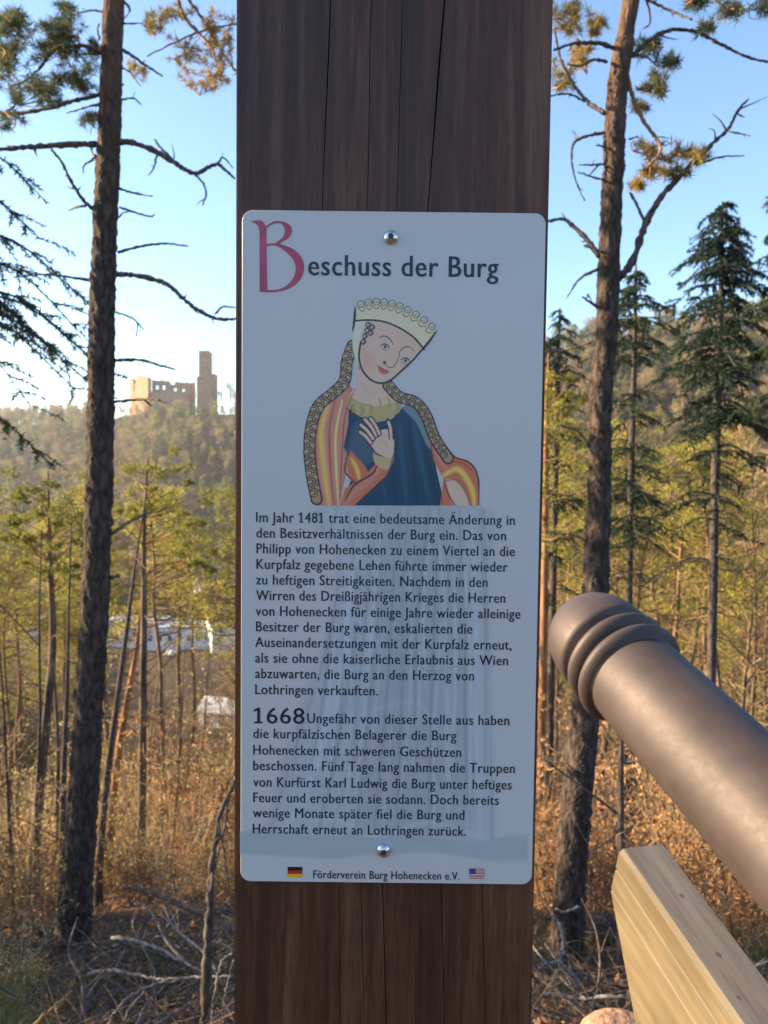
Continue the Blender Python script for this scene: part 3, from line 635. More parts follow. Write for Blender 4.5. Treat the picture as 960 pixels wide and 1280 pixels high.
# front face built as columns: cracks are real grooves
cr_top = [(412, 404), (466, 456), (502, 494), (556, 533)]          # pixel x at the top edge and at the sign
cr_bot = [(452, 454), (480, 484), (517, 519), (553, 556), (424, 424), (604, 606)]
def lx(px, py): return at(px, py, PY).x - (PX0 + PX1) / 2
def lz(px, py): return at(px, py, PY).z
zsplit = lz(480, 700)
def front(z0, z1, cracks, mb, mc):
    nz = 60; zz = np.linspace(z0, z1, nz)
    lines = []
    for (xa, za, xb, zb_, w, wob) in sorted(cracks, key=lambda c: c[0] + c[2]):
        x = xa + (xb - xa) * (zz - za) / (zb_ - za) + (vnoise(zz * 9, zz * 0 + xa * 50, 5) - .5) * wob
        ww = w * (0.35 + 0.65 * vnoise(zz * 14, zz * 0 + xa * 91, 6)) * np.ones(nz)
        lines.append((x, ww))
    def bow(x):   # slightly cupped face with eased edges
        e = PW / 2; return np.where(np.abs(x) > e - .0003, ((np.abs(x) - (e - .0003)) / .0003) ** 2 * .0002, 0) + 0.0
    edges = [np.full(nz, -PW / 2 + .0001)]
    cols = []
    prev = np.full(nz, -PW / 2)
    for x, w in lines:
        cols.append((prev, x - w / 2, False)); cols.append((x - w / 2, x + w / 2, True)); prev = x + w / 2
    cols.append((prev, np.full(nz, PW / 2), False))
    for a, b_, cr in cols:
        if not cr:
            us = np.array([0, .02, .06, .15, .35, .5, .65, .85, .94, .98, 1.0]); X = a[:, None] * (1 - us) + b_[:, None] * us; Y = bow(X); mi = 0
        else:
            us = np.array([0, .5, 1.0]); X = a[:, None] * (1 - us) + b_[:, None] * us; Y = np.tile([0, .010, 0], (nz, 1)); mi = 0
        V = np.stack([X, Y, np.broadcast_to(zz[:, None], X.shape)], -1); m2 = len(us)
        i = np.arange(nz - 1)[:, None] * m2; j = np.arange(m2 - 1)[None, :]
        mb.quads(V, np.stack([i + j, i + j + 1, i + m2 + j + 1, i + m2 + j], -1).reshape(-1, 4), mi)
mb = MB()
ct = [(lx(a, 0), lz(a, 0), lx(b_, 262), lz(b_, 262), w, .0035) for (a, b_), w in zip(cr_top, (.0010, .0006, .0005, .0013))]
cb = [(lx(a, 1108), lz(a, 1108), lx(b_, 1280), lz(b_, 1280), w, .002) for (a, b_), w in zip(cr_bot, (.0006, .0010, .0004, .0008, .0004, .0005))]
front(zsplit, zt, ct, mb, 0); front(zb, zsplit, cb, mb, 0)
h = PW / 2; ye = .0002; D = 0.16
for s in (-1, 1):
    V = [(s * h, ye, zb), (s * h, D, zb), (s * h, D, zt), (s * h, ye, zt)]; mb.quads(V, [(0, 1, 2, 3)] if s > 0 else [(3, 2, 1, 0)])
mb.quads([(-h, D, zb), (h, D, zb), (h, D, zt), (-h, D, zt)], [(1, 0, 3, 2)]); mb.quads([(-h, 0, zt), (h, 0, zt), (h, D, zt), (-h, D, zt)], [(0, 1, 2, 3)])
mb.build('beam', M['post'], post)
# tiny resin beads on the timber
rb = MB(); rnd = random.Random(4)
for px, py in ((440, 1132), (443, 1117), (537, 1189), (473, 1254), (580, 1263), (354, 1262), (412, 1186), (354, 1270), (502, 1196), (330, 1155)):
    x, z = lx(px, py), lz(px, py); tube(rb, [(x, .001, z - .0009), (x + .0003, -.0006, z), (x, .001, z + .0012)], [.0002, .0007, .0002], 6)
rb.build('resin_bead', plain('resin_beads', (.5, .36, .2), .3), post)

# ------------------------------------------------------------------ the sign
SY = PY - 0.0045                                 # front face of the sheet
def sp(px, py, dy=0.0):
    """a point of the sign's front plane in the sign's own coordinates"""
    p_ = at(px, py, SY); return np.array([p_.x - SX, dy, p_.z - SZ])
SX, SZ = 0.0, 0.0
cL, cR, cT, cB = at(301.7, 690, SY).x, at(673.5, 690, SY).x, at(490, 264.5, SY).z, at(481, 1103.5, SY).z
SX, SZ = (cL + cR) / 2, (cT + cB) / 2
sign = thing('information_sign', 'white metal information sign with medieval lady picture and German text screwed to the post', 'sign', (SX, SY, SZ))
hw, hh, rc_ = (cR - cL) / 2, (cT - cB) / 2, .0068
def rrect(hw, hh, r, n=8, y=0.0, cx=0, cz=0):
    P = []
    for (sx, sz, a0) in ((1, -1, -90), (1, 1, 0), (-1, 1, 90), (-1, -1, 180)):
        for k in range(n + 1):
            a = R(a0 + 90 * k / n); P.append((cx + sx * (hw - r) + r * math.cos(a), y, cz + sz * (hh - r) + r * math.sin(a)))
    return np.array(P)
def flat_poly(P, y=None):
    P = np.array(P, float); n = len(P); c = P.mean(0)
    return np.vstack([P, c]), [(n, i, (i + 1) % n) for i in range(n)]
A0 = rrect(hw - .00015, hh - .00015, rc_ - .00015); A1 = rrect(hw, hh, rc_, y=.00015); A2 = rrect(hw, hh, rc_, y=.003)
mb = MB(); V, F = flat_poly(A0); mb.add(V, F); n = len(A0)
for a, b_, mi in ((A0, A1, 0), (A1, A2, 1)):
    i = np.arange(n); j = (i + 1) % n; mb.quads(np.vstack([a, b_]), np.stack([i, n + i, n + j, j], -1), mi)
V, F = flat_poly(A2); mb.add(V, [(f[0], f[2], f[1]) for f in F], 1)
mb.build('plate', [M['plate'], M['plate_edge']], sign)

def text(s, xl, xr, base, size_z, weight, mat=None, name='text_line', dy=-.00025, parent=None, yr=None):
    cu = bpy.data.curves.new('t', 'FONT'); cu.body = s; cu.size = 1.0; cu.offset = 0.0; cu.resolution_u = 3; cu.space_character = 1.07
    o = bpy.data.objects.new('t', cu); COL.objects.link(o); bpy.context.view_layer.update()
    me = bpy.data.meshes.new_from_object(o.evaluated_get(bpy.context.evaluated_depsgraph_get()))
    bpy.data.objects.remove(o); bpy.data.curves.remove(cu)
    n = len(me.vertices); co = np.empty(n * 3); me.vertices.foreach_get('co', co); co = co.reshape(-1, 3)
    x0, x1 = co[:, 0].min(), co[:, 0].max(); L_ = sp(xl, base); R2 = sp(xr, base + (xr - xl) * 0.0115)
    out_ = np.empty_like(co); f = (co[:, 0] - x0) / (x1 - x0)
    out_[:, 0] = L_[0] + (R2[0] - L_[0]) * f; out_[:, 1] = dy; out_[:, 2] = L_[2] + (R2[2] - L_[2]) * f + co[:, 1] * size_z
    # the printed figure 1 has a flag and a foot
    def wid(q):
        if not q: return x0
        cu = bpy.data.curves.new('t', 'FONT'); cu.body = q; cu.size = 1.0; cu.space_character = 1.07
        o = bpy.data.objects.new('t', cu); COL.objects.link(o); bpy.context.view_layer.update(); v = [c_[0] for c_ in o.bound_box]; v = max(v)
        bpy.data.objects.remove(o); bpy.data.curves.remove(cu); return v
    marks = MB(); 
    for i_, ch in enumerate(s):
        if ch != '1': continue
        xr_ = wid(s[:i_ + 1]); h1 = 0.70; st_ = .085
        def T_(x, z): f_ = (x - x0) / (x1 - x0); return (L_[0] + (R2[0] - L_[0]) * f_, dy - .00003, L_[2] + (R2[2] - L_[2]) * f_ + z * size_z)
        marks.quads([T_(xr_ - st_ * .6, h1), T_(xr_ - st_ * .6, h1 - .12), T_(xr_ - st_ - .15, h1 - .20), T_(xr_ - st_ - .15, h1 - .11)], [(0, 3, 2, 1)])
        marks.quads([T_(xr_ - st_ - .13, 0), T_(xr_ + .12, 0), T_(xr_ + .12, .075), T_(xr_ - st_ - .13, .075)], [(0, 1, 2, 3)])
    if marks.n: marks.build('figure_stroke', mat or M['ink'], parent or sign)
    me.vertices.foreach_set('co', out_.ravel()); me.update(); me.name = name; me.materials.clear(); me.materials.append(mat or M['ink'])
    # heavier strokes: the same outlines once more, a hair to the side
    bm_ = bmesh.new(); bm_.from_mesh(me)
    g_ = bmesh.ops.duplicate(bm_, geom=bm_.verts[:] + bm_.edges[:] + bm_.faces[:])['geom']
    bmesh.ops.translate(bm_, verts=[v for v in g_ if isinstance(v, bmesh.types.BMVert)], vec=(weight * size_z, -.00002, 0)); bm_.to_mesh(me); bm_.free()
    return link(name, me, parent or sign)
PXM = SY / FPX                                   # metres per photo pixel on the sign
body = [("Im Jahr 1481 trat eine bedeutsame Änderung in", 320, 643, 652.5), ("den Besitzverhältnissen der Burg ein. Das von", 320.5, 632, 672), ("Philipp von Hohenecken zu einem Viertel an die", 320.5, 643, 691.5),
        ("Kurpfalz gegebene Lehen führte immer wieder", 320.5, 634, 711), ("zu heftigen Streitigkeiten. Nachdem in den", 320, 609, 730.5), ("Wirren des Dreißigjährigen Krieges die Herren", 320, 631, 750),
        ("von Hohenecken für einige Jahre wieder alleinige", 319.5, 650, 769.5), ("Besitzer der Burg waren, eskalierten die", 320, 590, 789), ("Auseinandersetzungen mit der Kurpfalz erneut,", 319, 639, 808.5),
        ("als sie ohne die kaiserliche Erlaubnis aus Wien", 319, 634.5, 828), ("abzuwarten, die Burg an den Herzog von", 319, 592, 847.5), ("Lothringen verkauften.", 319, 472, 867.5),
        ("Ungefähr von dieser Stelle aus haben", 384, 636, 903.5), ("die kurpfälzischen Belagerer die Burg", 316.5, 570, 922.5), ("Hohenecken mit schweren Geschützen", 316.5, 576, 943),
        ("beschossen. Fünf Tage lang nahmen die Truppen", 316.5, 643, 962.5), ("von Kurfürst Karl Ludwig die Burg unter heftiges", 316.5, 639, 983), ("Feuer und eroberten sie sodann. Doch bereits", 316.5, 623, 1002.5),
        ("wenige Monate später fiel die Burg und", 316, 580, 1021.5), ("Herrschaft erneut an Lothringen zurück.", 316, 582, 1041.5)]
for s, a, b_, y in body: text(s, a, b_, y, 18.4 * PXM, 0.028)
text("1668", 321.5, 380, 904, 29.5 * PXM, 0.02, name='year_text')
text("eschuss der Burg", 385, 622, 344, 36.5 * PXM, 0.028, name='title_text')
text("Förderverein Burg Hohenecken e.V.", 391.5, 574, 1097.5, 15.2 * PXM, 0.025, name='footer_text')
# decorated initial B: outlines traced as smooth curves, pixel coordinates of the photograph
def zpx(x, y): return (300 + x / 9.6, 260 + y / 9.6)
def shape(pts, dy=-.00025, name='initial_letter', mat=None, parent=None):
    """flat printed shape; pts run along one side and back along the other: [(outer),(inner)] strips"""
    mb = MB()
    for outer, inner in pts:
        n = 26; a = spline([zpx(*q) for q in outer], n); b_ = spline([zpx(*q) for q in inner], n)
        V = np.array([sp(x, y, dy) for x, y in np.vstack([a, b_])]); i = np.arange(n - 1)
        mb.quads(V, np.stack([i, i + n, i + n + 1, i + 1], -1))
        dy -= .00001
    return mb.build(name, mat or M['red_ink'], parent or sign)
shape([([(235, 270), (235, 600), (238, 1005)], [(318, 230), (320, 600), (328, 985)]),
       ([(118, 165), (175, 178), (215, 215), (235, 275)], [(118, 163), (200, 150), (270, 160), (320, 235)]),
       ([(318, 215), (400, 165), (480, 158), (570, 185), (622, 250), (600, 340), (470, 430)], [(318, 240), (400, 190), (480, 182), (520, 215), (540, 280), (510, 355), (420, 425)]),
       ([(318, 430), (420, 425), (520, 445), (650, 500), (745, 610), (770, 740), (720, 860), (620, 950), (480, 1000), (330, 1012)],
        [(318, 458), (400, 448), (470, 468), (570, 540), (650, 640), (668, 740), (640, 840), (560, 930), (450, 980), (328, 985)]),
       ([(236, 1003), (280, 1008), (332, 1012)], [(238, 975), (280, 975), (330, 984)])])
def flagpart(name, x0, x1, y0, y1, m_, par, dy): 
    mb = MB(); a, b_, c_, d_ = sp(x0, y1, dy), sp(x1, y1, dy), sp(x1, y0, dy), sp(x0, y0, dy); mb.quads([a, b_, c_, d_], [(0, 1, 2, 3)]); return mb.build(name, m_, par)
fl = flagpart('german_flag', 359.5, 378, 1083.5, 1096.5, M['black'], sign, -.0002)
flagpart('stripe', 359.5, 378, 1087.8, 1092.2, M['fred'], fl, -.0003); flagpart('stripe', 359.5, 378, 1092.2, 1096.5, M['gold'], fl, -.0003)
fl = flagpart('american_flag', 586.5, 605.5, 1085.5, 1098, M['fwhite'], sign, -.0002)
for k in range(7): flagpart('stripe', 586.5, 605.5, 1085.5 + k * 1.923, 1085.5 + k * 1.923 + .96, M['fred'], fl, -.0003)
flagpart('canton', 586.5, 594.5, 1085.5, 1092.2, M['fblue'], fl, -.0004)
def screw(px, py):
    c = sp(px, py); t = bpy.data.objects.new('screw', None); COL.objects.link(t); t.parent = sign; t.location = (c[0], -.0002, c[2])
    prof = [(.0001, -.0030), (.0020, -.0028), (.0036, -.0020), (.0046, -.0008), (.0049, 0.0), (.0049, .001)]
    mb = MB(); P = [(0, y, 0) for _, y in prof]; V = []; n = 32
    for r_, y in prof: V += [(r_ * math.cos(a), y, r_ * math.sin(a)) for a in np.linspace(0, 2 * math.pi, n, endpoint=False)]
    i = np.arange(len(prof) - 1)[:, None] * n; j = np.arange(n)[None, :]; k = (j + 1) % n
    mb.quads(V, np.stack([i + j, i + n + j, i + n + k, i + k], -1).reshape(-1, 4)[:, ::-1]); 
    o = mb.build('screw_head', M['steel'], t, True)
    st = MB(); Pp = []
    for q in range(12): a = q * math.pi / 6 + .2; rr = .0023 if q % 2 == 0 else .0015; Pp.append((rr * math.cos(a), -.0032, rr * math.sin(a)))
    V, F = flat_poly(Pp); st.add(V, F); st.build('torx_recess', M['recess'], t)
    return t
screw(488.5, 297); screw(479.5, 1063)

# ------------------------------------------------------------------ the printed lady: a colour per printed point, like a halftone
class Paint:
    def __init__(s, x0, x1, y0, y1, res):
        s.x0, s.y0, s.res = x0, y0, res
        s.nx, s.ny = int((x1 - x0) * res) + 1, int((y1 - y0) * res) + 1
        s.C = np.zeros((s.ny, s.nx, 3)); s.A = np.zeros((s.ny, s.nx))
        s.X = x0 + np.arange(s.nx)[None, :] / res + np.zeros((s.ny, 1)); s.Y = y0 + np.arange(s.ny)[:, None] / res + np.zeros((1, s.nx))
    def _win(s, P, pad):
        a = max(0, int((P[:, 0].min() - pad - s.x0) * s.res)); b_ = min(s.nx, int((P[:, 0].max() + pad - s.x0) * s.res) + 2)
        c_ = max(0, int((P[:, 1].min() - pad - s.y0) * s.res)); d_ = min(s.ny, int((P[:, 1].max() + pad - s.y0) * s.res) + 2)
        return slice(c_, d_), slice(a, b_)
    def _dist(s, P, w, closed):
        X, Y = s.X[w], s.Y[w]; D = np.full(X.shape, 1e9); ins = np.zeros(X.shape, bool); n = len(P); T = np.zeros(X.shape)
        for i in range(n if closed else n - 1):
            a, b_ = P[i], P[(i + 1) % n]; e = b_ - a; l2 = e @ e + 1e-12
            t = np.clip(((X - a[0]) * e[0] + (Y - a[1]) * e[1]) / l2, 0, 1); d = np.hypot(X - a[0] - t * e[0], Y - a[1] - t * e[1])
            T = np.where(d < D, (i + t) / max(1, n - 1), T); D = np.minimum(D, d)
            if closed:
                c_ = (a[1] > Y) != (b_[1] > Y)
                with np.errstate(divide='ignore', invalid='ignore'): ins ^= c_ & (X < (b_[0] - a[0]) * (Y - a[1]) / (b_[1] - a[1] + 1e-12) + a[0])
        return D, ins, T
    def _mix(s, w, al, col):
        col = np.asarray(col, float); C = s.C[w]; A = s.A[w]
        na = al + A * (1 - al); C[:] = np.where(na[..., None] > 1e-6, (col * al[..., None] + C * (A * (1 - al))[..., None]) / np.maximum(na, 1e-6)[..., None], C); A[:] = na
    def fill(s, pts, col, n=None, soft=.35, op=1.0, smooth=True, clip=False):
        P = np.array(pts, float)
        if smooth:
            Q = np.vstack([P[-1:], P, P[:2]]); P = spline(Q, len(P) * 7 + 20)
            # keep one closed turn
            m = len(P); k = m // (len(pts) + 2); P = P[k:m - k]
        w = s._win(P, 2 + soft * 2); D, ins, _ = s._dist(P, w, True); sd = np.where(ins, D, -D)
        al = np.clip(.5 + sd / (2 * soft), 0, 1) * op
        if clip: al = al * (s.A[w] > .5)
        s._mix(w, al, col)
    def stroke(s, pts, col, wd=1.2, soft=.35, op=1.0, taper=True, n=40, clip=False, wob=0.0):
        if col is LINE: wd = wd * 1.18 + .25
        P = spline(pts, n) if len(pts) > 2 else np.array(pts, float)
        w = s._win(P, wd + soft * 2 + 1); D, _, T = s._dist(P, w, False)
        ww = wd / 2 * ((.45 + .55 * np.sin(np.pi * np.clip(T, .02, .98)) ** .6) if taper else 1)
        al = np.clip(.5 + (ww - D) / (2 * soft), 0, 1) * op
        if clip: al = al * (s.A[w] > .5)
        s._mix(w, al, col)

def print_sheet(pt, name, parent, dy, thr=.5, jitter=.04, ground=(.54, .525, .52), alpha_over=False):
    keep = pt.A > thr
    nzv = np.array([[sp(x, y, dy) for x, y in ((pt.x0, pt.y0), (pt.x0 + 100, pt.y0), (pt.x0, pt.y0 + 100))]])[0]
    ex, ey = (nzv[1] - nzv[0]) / 100, (nzv[2] - nzv[0]) / 100
    V = nzv[0] + ex * (pt.X - pt.x0)[..., None] + ey * (pt.Y - pt.y0)[..., None]
    C = pt.C.copy()
    if alpha_over: C = C * pt.A[..., None] + np.array(ground) * (1 - pt.A[..., None])
    gr = vnoise(pt.X * 1.3, pt.Y * 1.3, 31) - .5 + .7 * (vnoise(pt.X * .35, pt.Y * .35, 32) - .5); C = C * (1 + gr[..., None] * jitter * 2)
    q = keep[:-1, :-1] & keep[1:, :-1] & keep[:-1, 1:] & keep[1:, 1:]
    idx = np.arange(pt.nx * pt.ny).reshape(pt.ny, pt.nx)
    Q = np.stack([idx[:-1, :-1][q], idx[1:, :-1][q], idx[1:, 1:][q], idx[:-1, 1:][q]], -1)
    used = np.unique(Q); rem = np.zeros(pt.nx * pt.ny, int); rem[used] = np.arange(len(used)); Q = rem[Q]; V = V.reshape(-1, 3)[used]; C = C.reshape(-1, 3)[used]
    me = bpy.data.meshes.new(name); me.vertices.add(len(V)); me.vertices.foreach_set('co', V.ravel())
    me.loops.add(len(Q) * 4); me.loops.foreach_set('vertex_index', Q.ravel().astype(np.int32)); me.polygons.add(len(Q))
    me.polygons.foreach_set('loop_start', np.arange(0, len(Q) * 4, 4, dtype=np.int32)); me.polygons.foreach_set('loop_total', np.full(len(Q), 4, dtype=np.int32)); me.update(calc_edges=True)
    at_ = me.color_attributes.new('print', 'FLOAT_COLOR', 'POINT'); at_.data.foreach_set('color', np.column_stack([C.clip(0, 1), np.ones(len(C))]).ravel())
    me.materials.append(M['print']); return link(name, me, parent)
m, nt, out = newmat('colour_print'); p = nd(nt, 'ShaderNodeBsdfPrincipled'); p.inputs['Roughness'].default_value = 0.34
a_ = nt.nodes.new('ShaderNodeVertexColor'); a_.layer_name = 'print'; nt.links.new(a_.outputs[0], p.inputs['Base Color']); nt.links.new(p.outputs[0], out.inputs[0]); M['print'] = m

SKIN, SKIN_D, ROSE, LINE = (.70, .47, .34), (.55, .33, .22), (.72, .30, .22), (.035, .025, .045)
CREAM, HAIR, HAIR_D = (.74, .62, .40), (.42, .27, .13), (.20, .15, .10)
ORG, ORG_D, YEL, PINKY = (.62, .16, .075), (.50, .10, .055), (.80, .52, .12), (.62, .24, .17)
BLU, BLU_L, BLU_D, SLATE = (.008, .052, .105), (.018, .09, .16), (.004, .026, .06), (.16, .23, .25)
pt = Paint(374, 612, 366, 634, 2.0)
# cloak, left wing of the drawing
pt.fill([(436, 480), (452, 498), (440, 560), (424, 636), (396, 636), (384, 590), (388, 530), (404, 498)], ORG, smooth=False)
pt.fill([(432, 486), (440, 500), (436, 560), (424, 636), (404, 636), (396, 580), (398, 530), (412, 500)], PINKY, soft=3)
pt.stroke([(410, 506), (402, 540), (406, 590), (412, 634)], YEL, 7, 2.5)
pt.stroke([(428, 500), (420, 545), (421, 590), (424, 634)], (.85, .62, .25), 3, 1.2)
pt.stroke([(420, 495), (412, 540), (414, 590), (418, 634)], ORG_D, 2.4, .9)
# dress
pt.fill([(436, 505), (450, 520), (490, 525), (505, 508), (522, 510), (540, 545), (548, 590), (560, 640), (424, 640), (440, 600), (470, 600), (440, 575), (430, 560), (436, 530)], BLU, smooth=False)
pt.fill([(446, 530), (466, 528), (472, 570), (452, 582), (434, 566)], (.10, .13, .19), soft=4, op=.6)
for P_, c_, w_ in (([(500, 530), (504, 570), (510, 634)], BLU_L, 5), ([(518, 530), (527, 575), (540, 634)], BLU_L, 6), ([(484, 580), (480, 605), (486, 634)], BLU_L, 4), ([(494, 540), (492, 580), (497, 634)], BLU_D, 4), ([(512, 525), (518, 580), (524, 634)], BLU_D, 4), ([(534, 560), (542, 600), (552, 634)], BLU_D, 3)): pt.stroke(P_, c_, w_, 2.2, .8)
pt.fill([(505, 510), (524, 506), (534, 530), (540, 560), (534, 556), (522, 530)], SLATE, soft=.8)
# right wing of the cloak
pt.fill([(530, 512), (548, 545), (572, 572), (592, 582), (602, 600), (602, 640), (552, 640), (556, 600), (543, 575), (536, 545)], ORG, smooth=False)
pt.stroke([(534, 530), (546, 560), (560, 590)], PINKY, 7, 2.5); pt.stroke([(556, 596), (575, 588), (592, 612), (596, 636)], YEL, 7, 1.8)
pt.stroke([(562, 578), (580, 580), (592, 590)], ORG_D, 3, 1.2); pt.stroke([(550, 560), (570, 572), (590, 580), (600, 598), (602, 636)], LINE, 1.6)
pt.fill([(560, 604), (570, 602), (584, 616), (590, 640), (572, 640)], SKIN, soft=1.2); pt.stroke([(560, 603), (572, 601), (584, 616), (592, 638)], (.30, .17, .08), 2.2, .8); pt.stroke([(558, 606), (564, 622), (574, 638)], LINE, 1.2)
# neck, collar
pt.fill([(444, 452), (447, 480), (438, 492), (446, 505), (470, 514), (496, 508), (500, 496), (484, 488), (482, 470)], SKIN, smooth=False)
pt.stroke([(452, 478), (458, 488), (468, 494)], SKIN_D, 3, 1.8, .5)
pt.fill([(436, 494), (450, 503), (474, 509), (494, 503), (504, 504), (500, 516), (484, 526), (468, 529), (452, 522), (434, 510)], (.48, .36, .15), soft=.9, smooth=False)
for k in range(11): pt.stroke([(440 + k * 5.6, 503 + 6 * math.sin(k * .6 + .3)), (443 + k * 5.6, 508 + 6 * math.sin(k * .6 + .4)), (441 + k * 5.6, 515 + 6 * math.sin(k * .6 + .3))], (.62, .46, .20) if k % 2 else (.34, .25, .12), 2.2, 1.0, .8)
pt.stroke([(433, 510), (450, 522), (468, 530), (486, 527), (503, 514)], LINE, 1.1)
# forearm and hand laid on the breast
pt.fill([(484, 560), (494, 574), (484, 596), (456, 622), (438, 640), (424, 640), (432, 612), (452, 600), (470, 582)], ORG, smooth=False)
pt.stroke([(480, 582), (462, 602), (440, 622), (430, 636)], PINKY, 8, 3); pt.fill([(438, 566), (446, 572), (460, 590), (450, 604), (436, 598)], ORG, soft=1); pt.stroke([(440, 574), (447, 588), (450, 600)], YEL, 5, 1.6)
pt.stroke([(432, 628), (444, 608), (466, 594), (472, 584)], LINE, 1.7); pt.stroke([(436, 566), (432, 590), (446, 606)], LINE, 1.2); pt.stroke([(440, 508), (437, 535), (434, 562)], LINE, 1.3); pt.stroke([(524, 508), (538, 545), (544, 580), (556, 632)], (.05, .03, .05), 1.2); pt.stroke([(444, 486), (432, 520), (428, 570), (425, 632)], (.22, .06, .04), 1.2); pt.stroke([(447, 404), (442, 430), (450, 462)], LINE, 1.1); pt.stroke([(452, 626), (474, 610), (490, 588)], (.10, .04, .03), 1.2)
pt.fill([(470, 562), (490, 560), (494, 572), (486, 588), (474, 584), (468, 576)], (.55, .38, .20), soft=.6)
pt.fill([(462, 550), (478, 538), (490, 540), (494, 556), (490, 572), (478, 570), (468, 562)], SKIN, soft=.5)
for a, b_, w_ in (((464, 554), (451, 541), 4.2), ((467, 549), (452, 532), 4.3), ((471, 545), (457, 525), 4.2), ((475, 543), (464, 524), 3.8)):
    mid = ((a[0] + b_[0]) / 2 + .6, (a[1] + b_[1]) / 2 - 1.2); pt.stroke([a, mid, b_], LINE, w_ + 1.6, .4, taper=False, n=8); pt.stroke([a, mid, b_], SKIN, w_ - .4, .4, taper=False, n=8)
pt.stroke([(490, 548), (489, 536), (486, 527)], LINE, 5.4, .4, taper=False, n=8); pt.stroke([(490, 550), (489, 536), (486.3, 528)], SKIN, 3.6, .4, taper=False, n=8)
pt.stroke([(462, 556), (470, 567), (480, 572)], LINE, 1.2); pt.stroke([(494, 546), (495.5, 562), (489, 584)], LINE, 1.2); pt.stroke([(478, 552), (484, 556), (486, 562)], SKIN_D, 1.2, .8)
# tresses
def tress(P, w0, w1, n):
    S = spline(P, 90); T = np.gradient(S, axis=0); T /= np.linalg.norm(T, axis=1)[:, None]; N = np.column_stack([-T[:, 1], T[:, 0]]); W = np.linspace(w0, w1, 90)
    rr_ = np.random.default_rng(n)
    pt.stroke(P, LINE, w0 + .6, .5, taper=False, n=60); pt.stroke(P, HAIR, w0 - 1.2, .5, taper=False, n=60)
    def disc(c, r_, col, soft=.45): pt.fill([(c[0] + r_ * math.cos(a_), c[1] + r_ * math.sin(a_)) for a_ in np.linspace(0, 6.2832, 9)[:-1]], col, soft=soft)
    for k in range(n):
        i = int((k + .5) / n * 88); w = W[i] / 2; s_ = 1 if k % 2 else -1; c = S[i] + N[i] * w * .32 * s_
        r_ = w * (.78 + .12 * rr_.random()); v_ = .85 + .3 * rr_.random()
        disc(c, r_ + .8, LINE); disc(c, r_ - .25, tuple(q * v_ for q in HAIR)); disc(c - T[i] * r_ * .25 + N[i] * s_ * r_ * .2, r_ * .45, (.50, .40, .24), 1.2)
        t_, n_ = T[i], N[i] * s_
        pt.stroke([c + n_ * r_ * .75 - t_ * r_ * .3, c - t_ * r_ * .55, c - n_ * r_ * .45, c + t_ * r_ * .45, c + n_ * r_ * .3 + t_ * r_ * .25], LINE, 1.05, .35, n=16)
tress([(441, 432), (434, 452), (431, 476), (416, 492), (398, 508), (389, 535), (387, 565), (390, 595), (396, 626)], 12.5, 12, 36)
tress([(486, 482), (500, 496), (520, 503), (534, 520), (545, 548), (562, 574)], 12, 9.5, 20)
# veil and head
pt.fill([(446, 398), (456, 398), (458, 420), (452, 440), (454, 462), (446, 452), (441, 432), (442, 412)], (.70, .64, .48), soft=.6)
pt.fill([(456, 406), (475, 402), (500, 411), (522, 428), (526, 438), (514, 452), (500, 465), (486, 476), (474, 479), (461, 473), (452, 460), (450, 442), (453, 424)], SKIN, soft=.5)
pt.fill([(453, 440), (462, 440), (466, 452), (460, 462), (453, 454)], ROSE, soft=5, op=.6); pt.fill([(500, 452), (508, 448), (510, 456), (500, 462)], ROSE, soft=3, op=.4); pt.stroke([(505, 416), (518, 430)], (.72, .42, .15), 6, 3, .5)
for c in ((460, 406), (465, 409), (459, 413), (456, 420), (463, 416), (454, 427)): pt.stroke([(c[0] - 3, c[1]), (c[0], c[1] - 3), (c[0] + 3, c[1]), (c[0], c[1] + 3), (c[0] - 2, c[1] + 1)], (.09, .065, .08), 2.6, .6, n=16)
pt.stroke([(451, 428), (449, 446), (453, 462), (463, 474), (475, 479), (488, 476), (502, 464), (516, 451), (528, 437)], LINE, 1.9, taper=False)
# brows, eyes, nose, mouth
pt.stroke([(474, 422), (481, 420), (488, 424), (492, 431)], (.10, .05, .04), 1.4); pt.stroke([(500, 446), (500, 440), (506, 434), (513, 434), (519, 439)], (.14, .07, .05), 1.4)
for ex, ey in ((481.5, 433.5), (507.5, 451.0)):
    pt.fill([(ex - 5, ey - 1.5), (ex, ey - 3.3), (ex + 5, ey + 1.5), (ex, ey + 3)], (.62, .56, .52), soft=.6); pt.fill([(ex - 1.6, ey - 1.4), (ex + 1.4, ey - 1.6), (ex + 1.8, ey + 1.2), (ex - 1, ey + 1.8)], (.05, .03, .03), soft=.5)
    pt.stroke([(ex - 6, ey - 1), (ex - 1, ey - 3.6), (ex + 3.5, ey - 1.8), (ex + 5.5, ey + 2)], LINE, 1.3); pt.stroke([(ex - 4, ey + 1.8), (ex, ey + 4), (ex + 4, ey + 3.2)], (.25, .13, .10), .9)
pt.stroke([(499, 446), (496, 453), (492, 458.5), (486, 459), (482, 455)], (.28, .09, .05), 1.4); pt.fill([(479.5, 451), (482.5, 452), (483, 455), (480, 455)], (.10, .04, .03), soft=.5)
pt.fill([(473, 458), (478, 459), (482, 462), (486, 463), (485, 467), (479, 468), (474, 464)], (.66, .13, .14), soft=.6); pt.stroke([(472, 457), (478, 461.5), (487, 465)], (.20, .03, .04), 1.0)
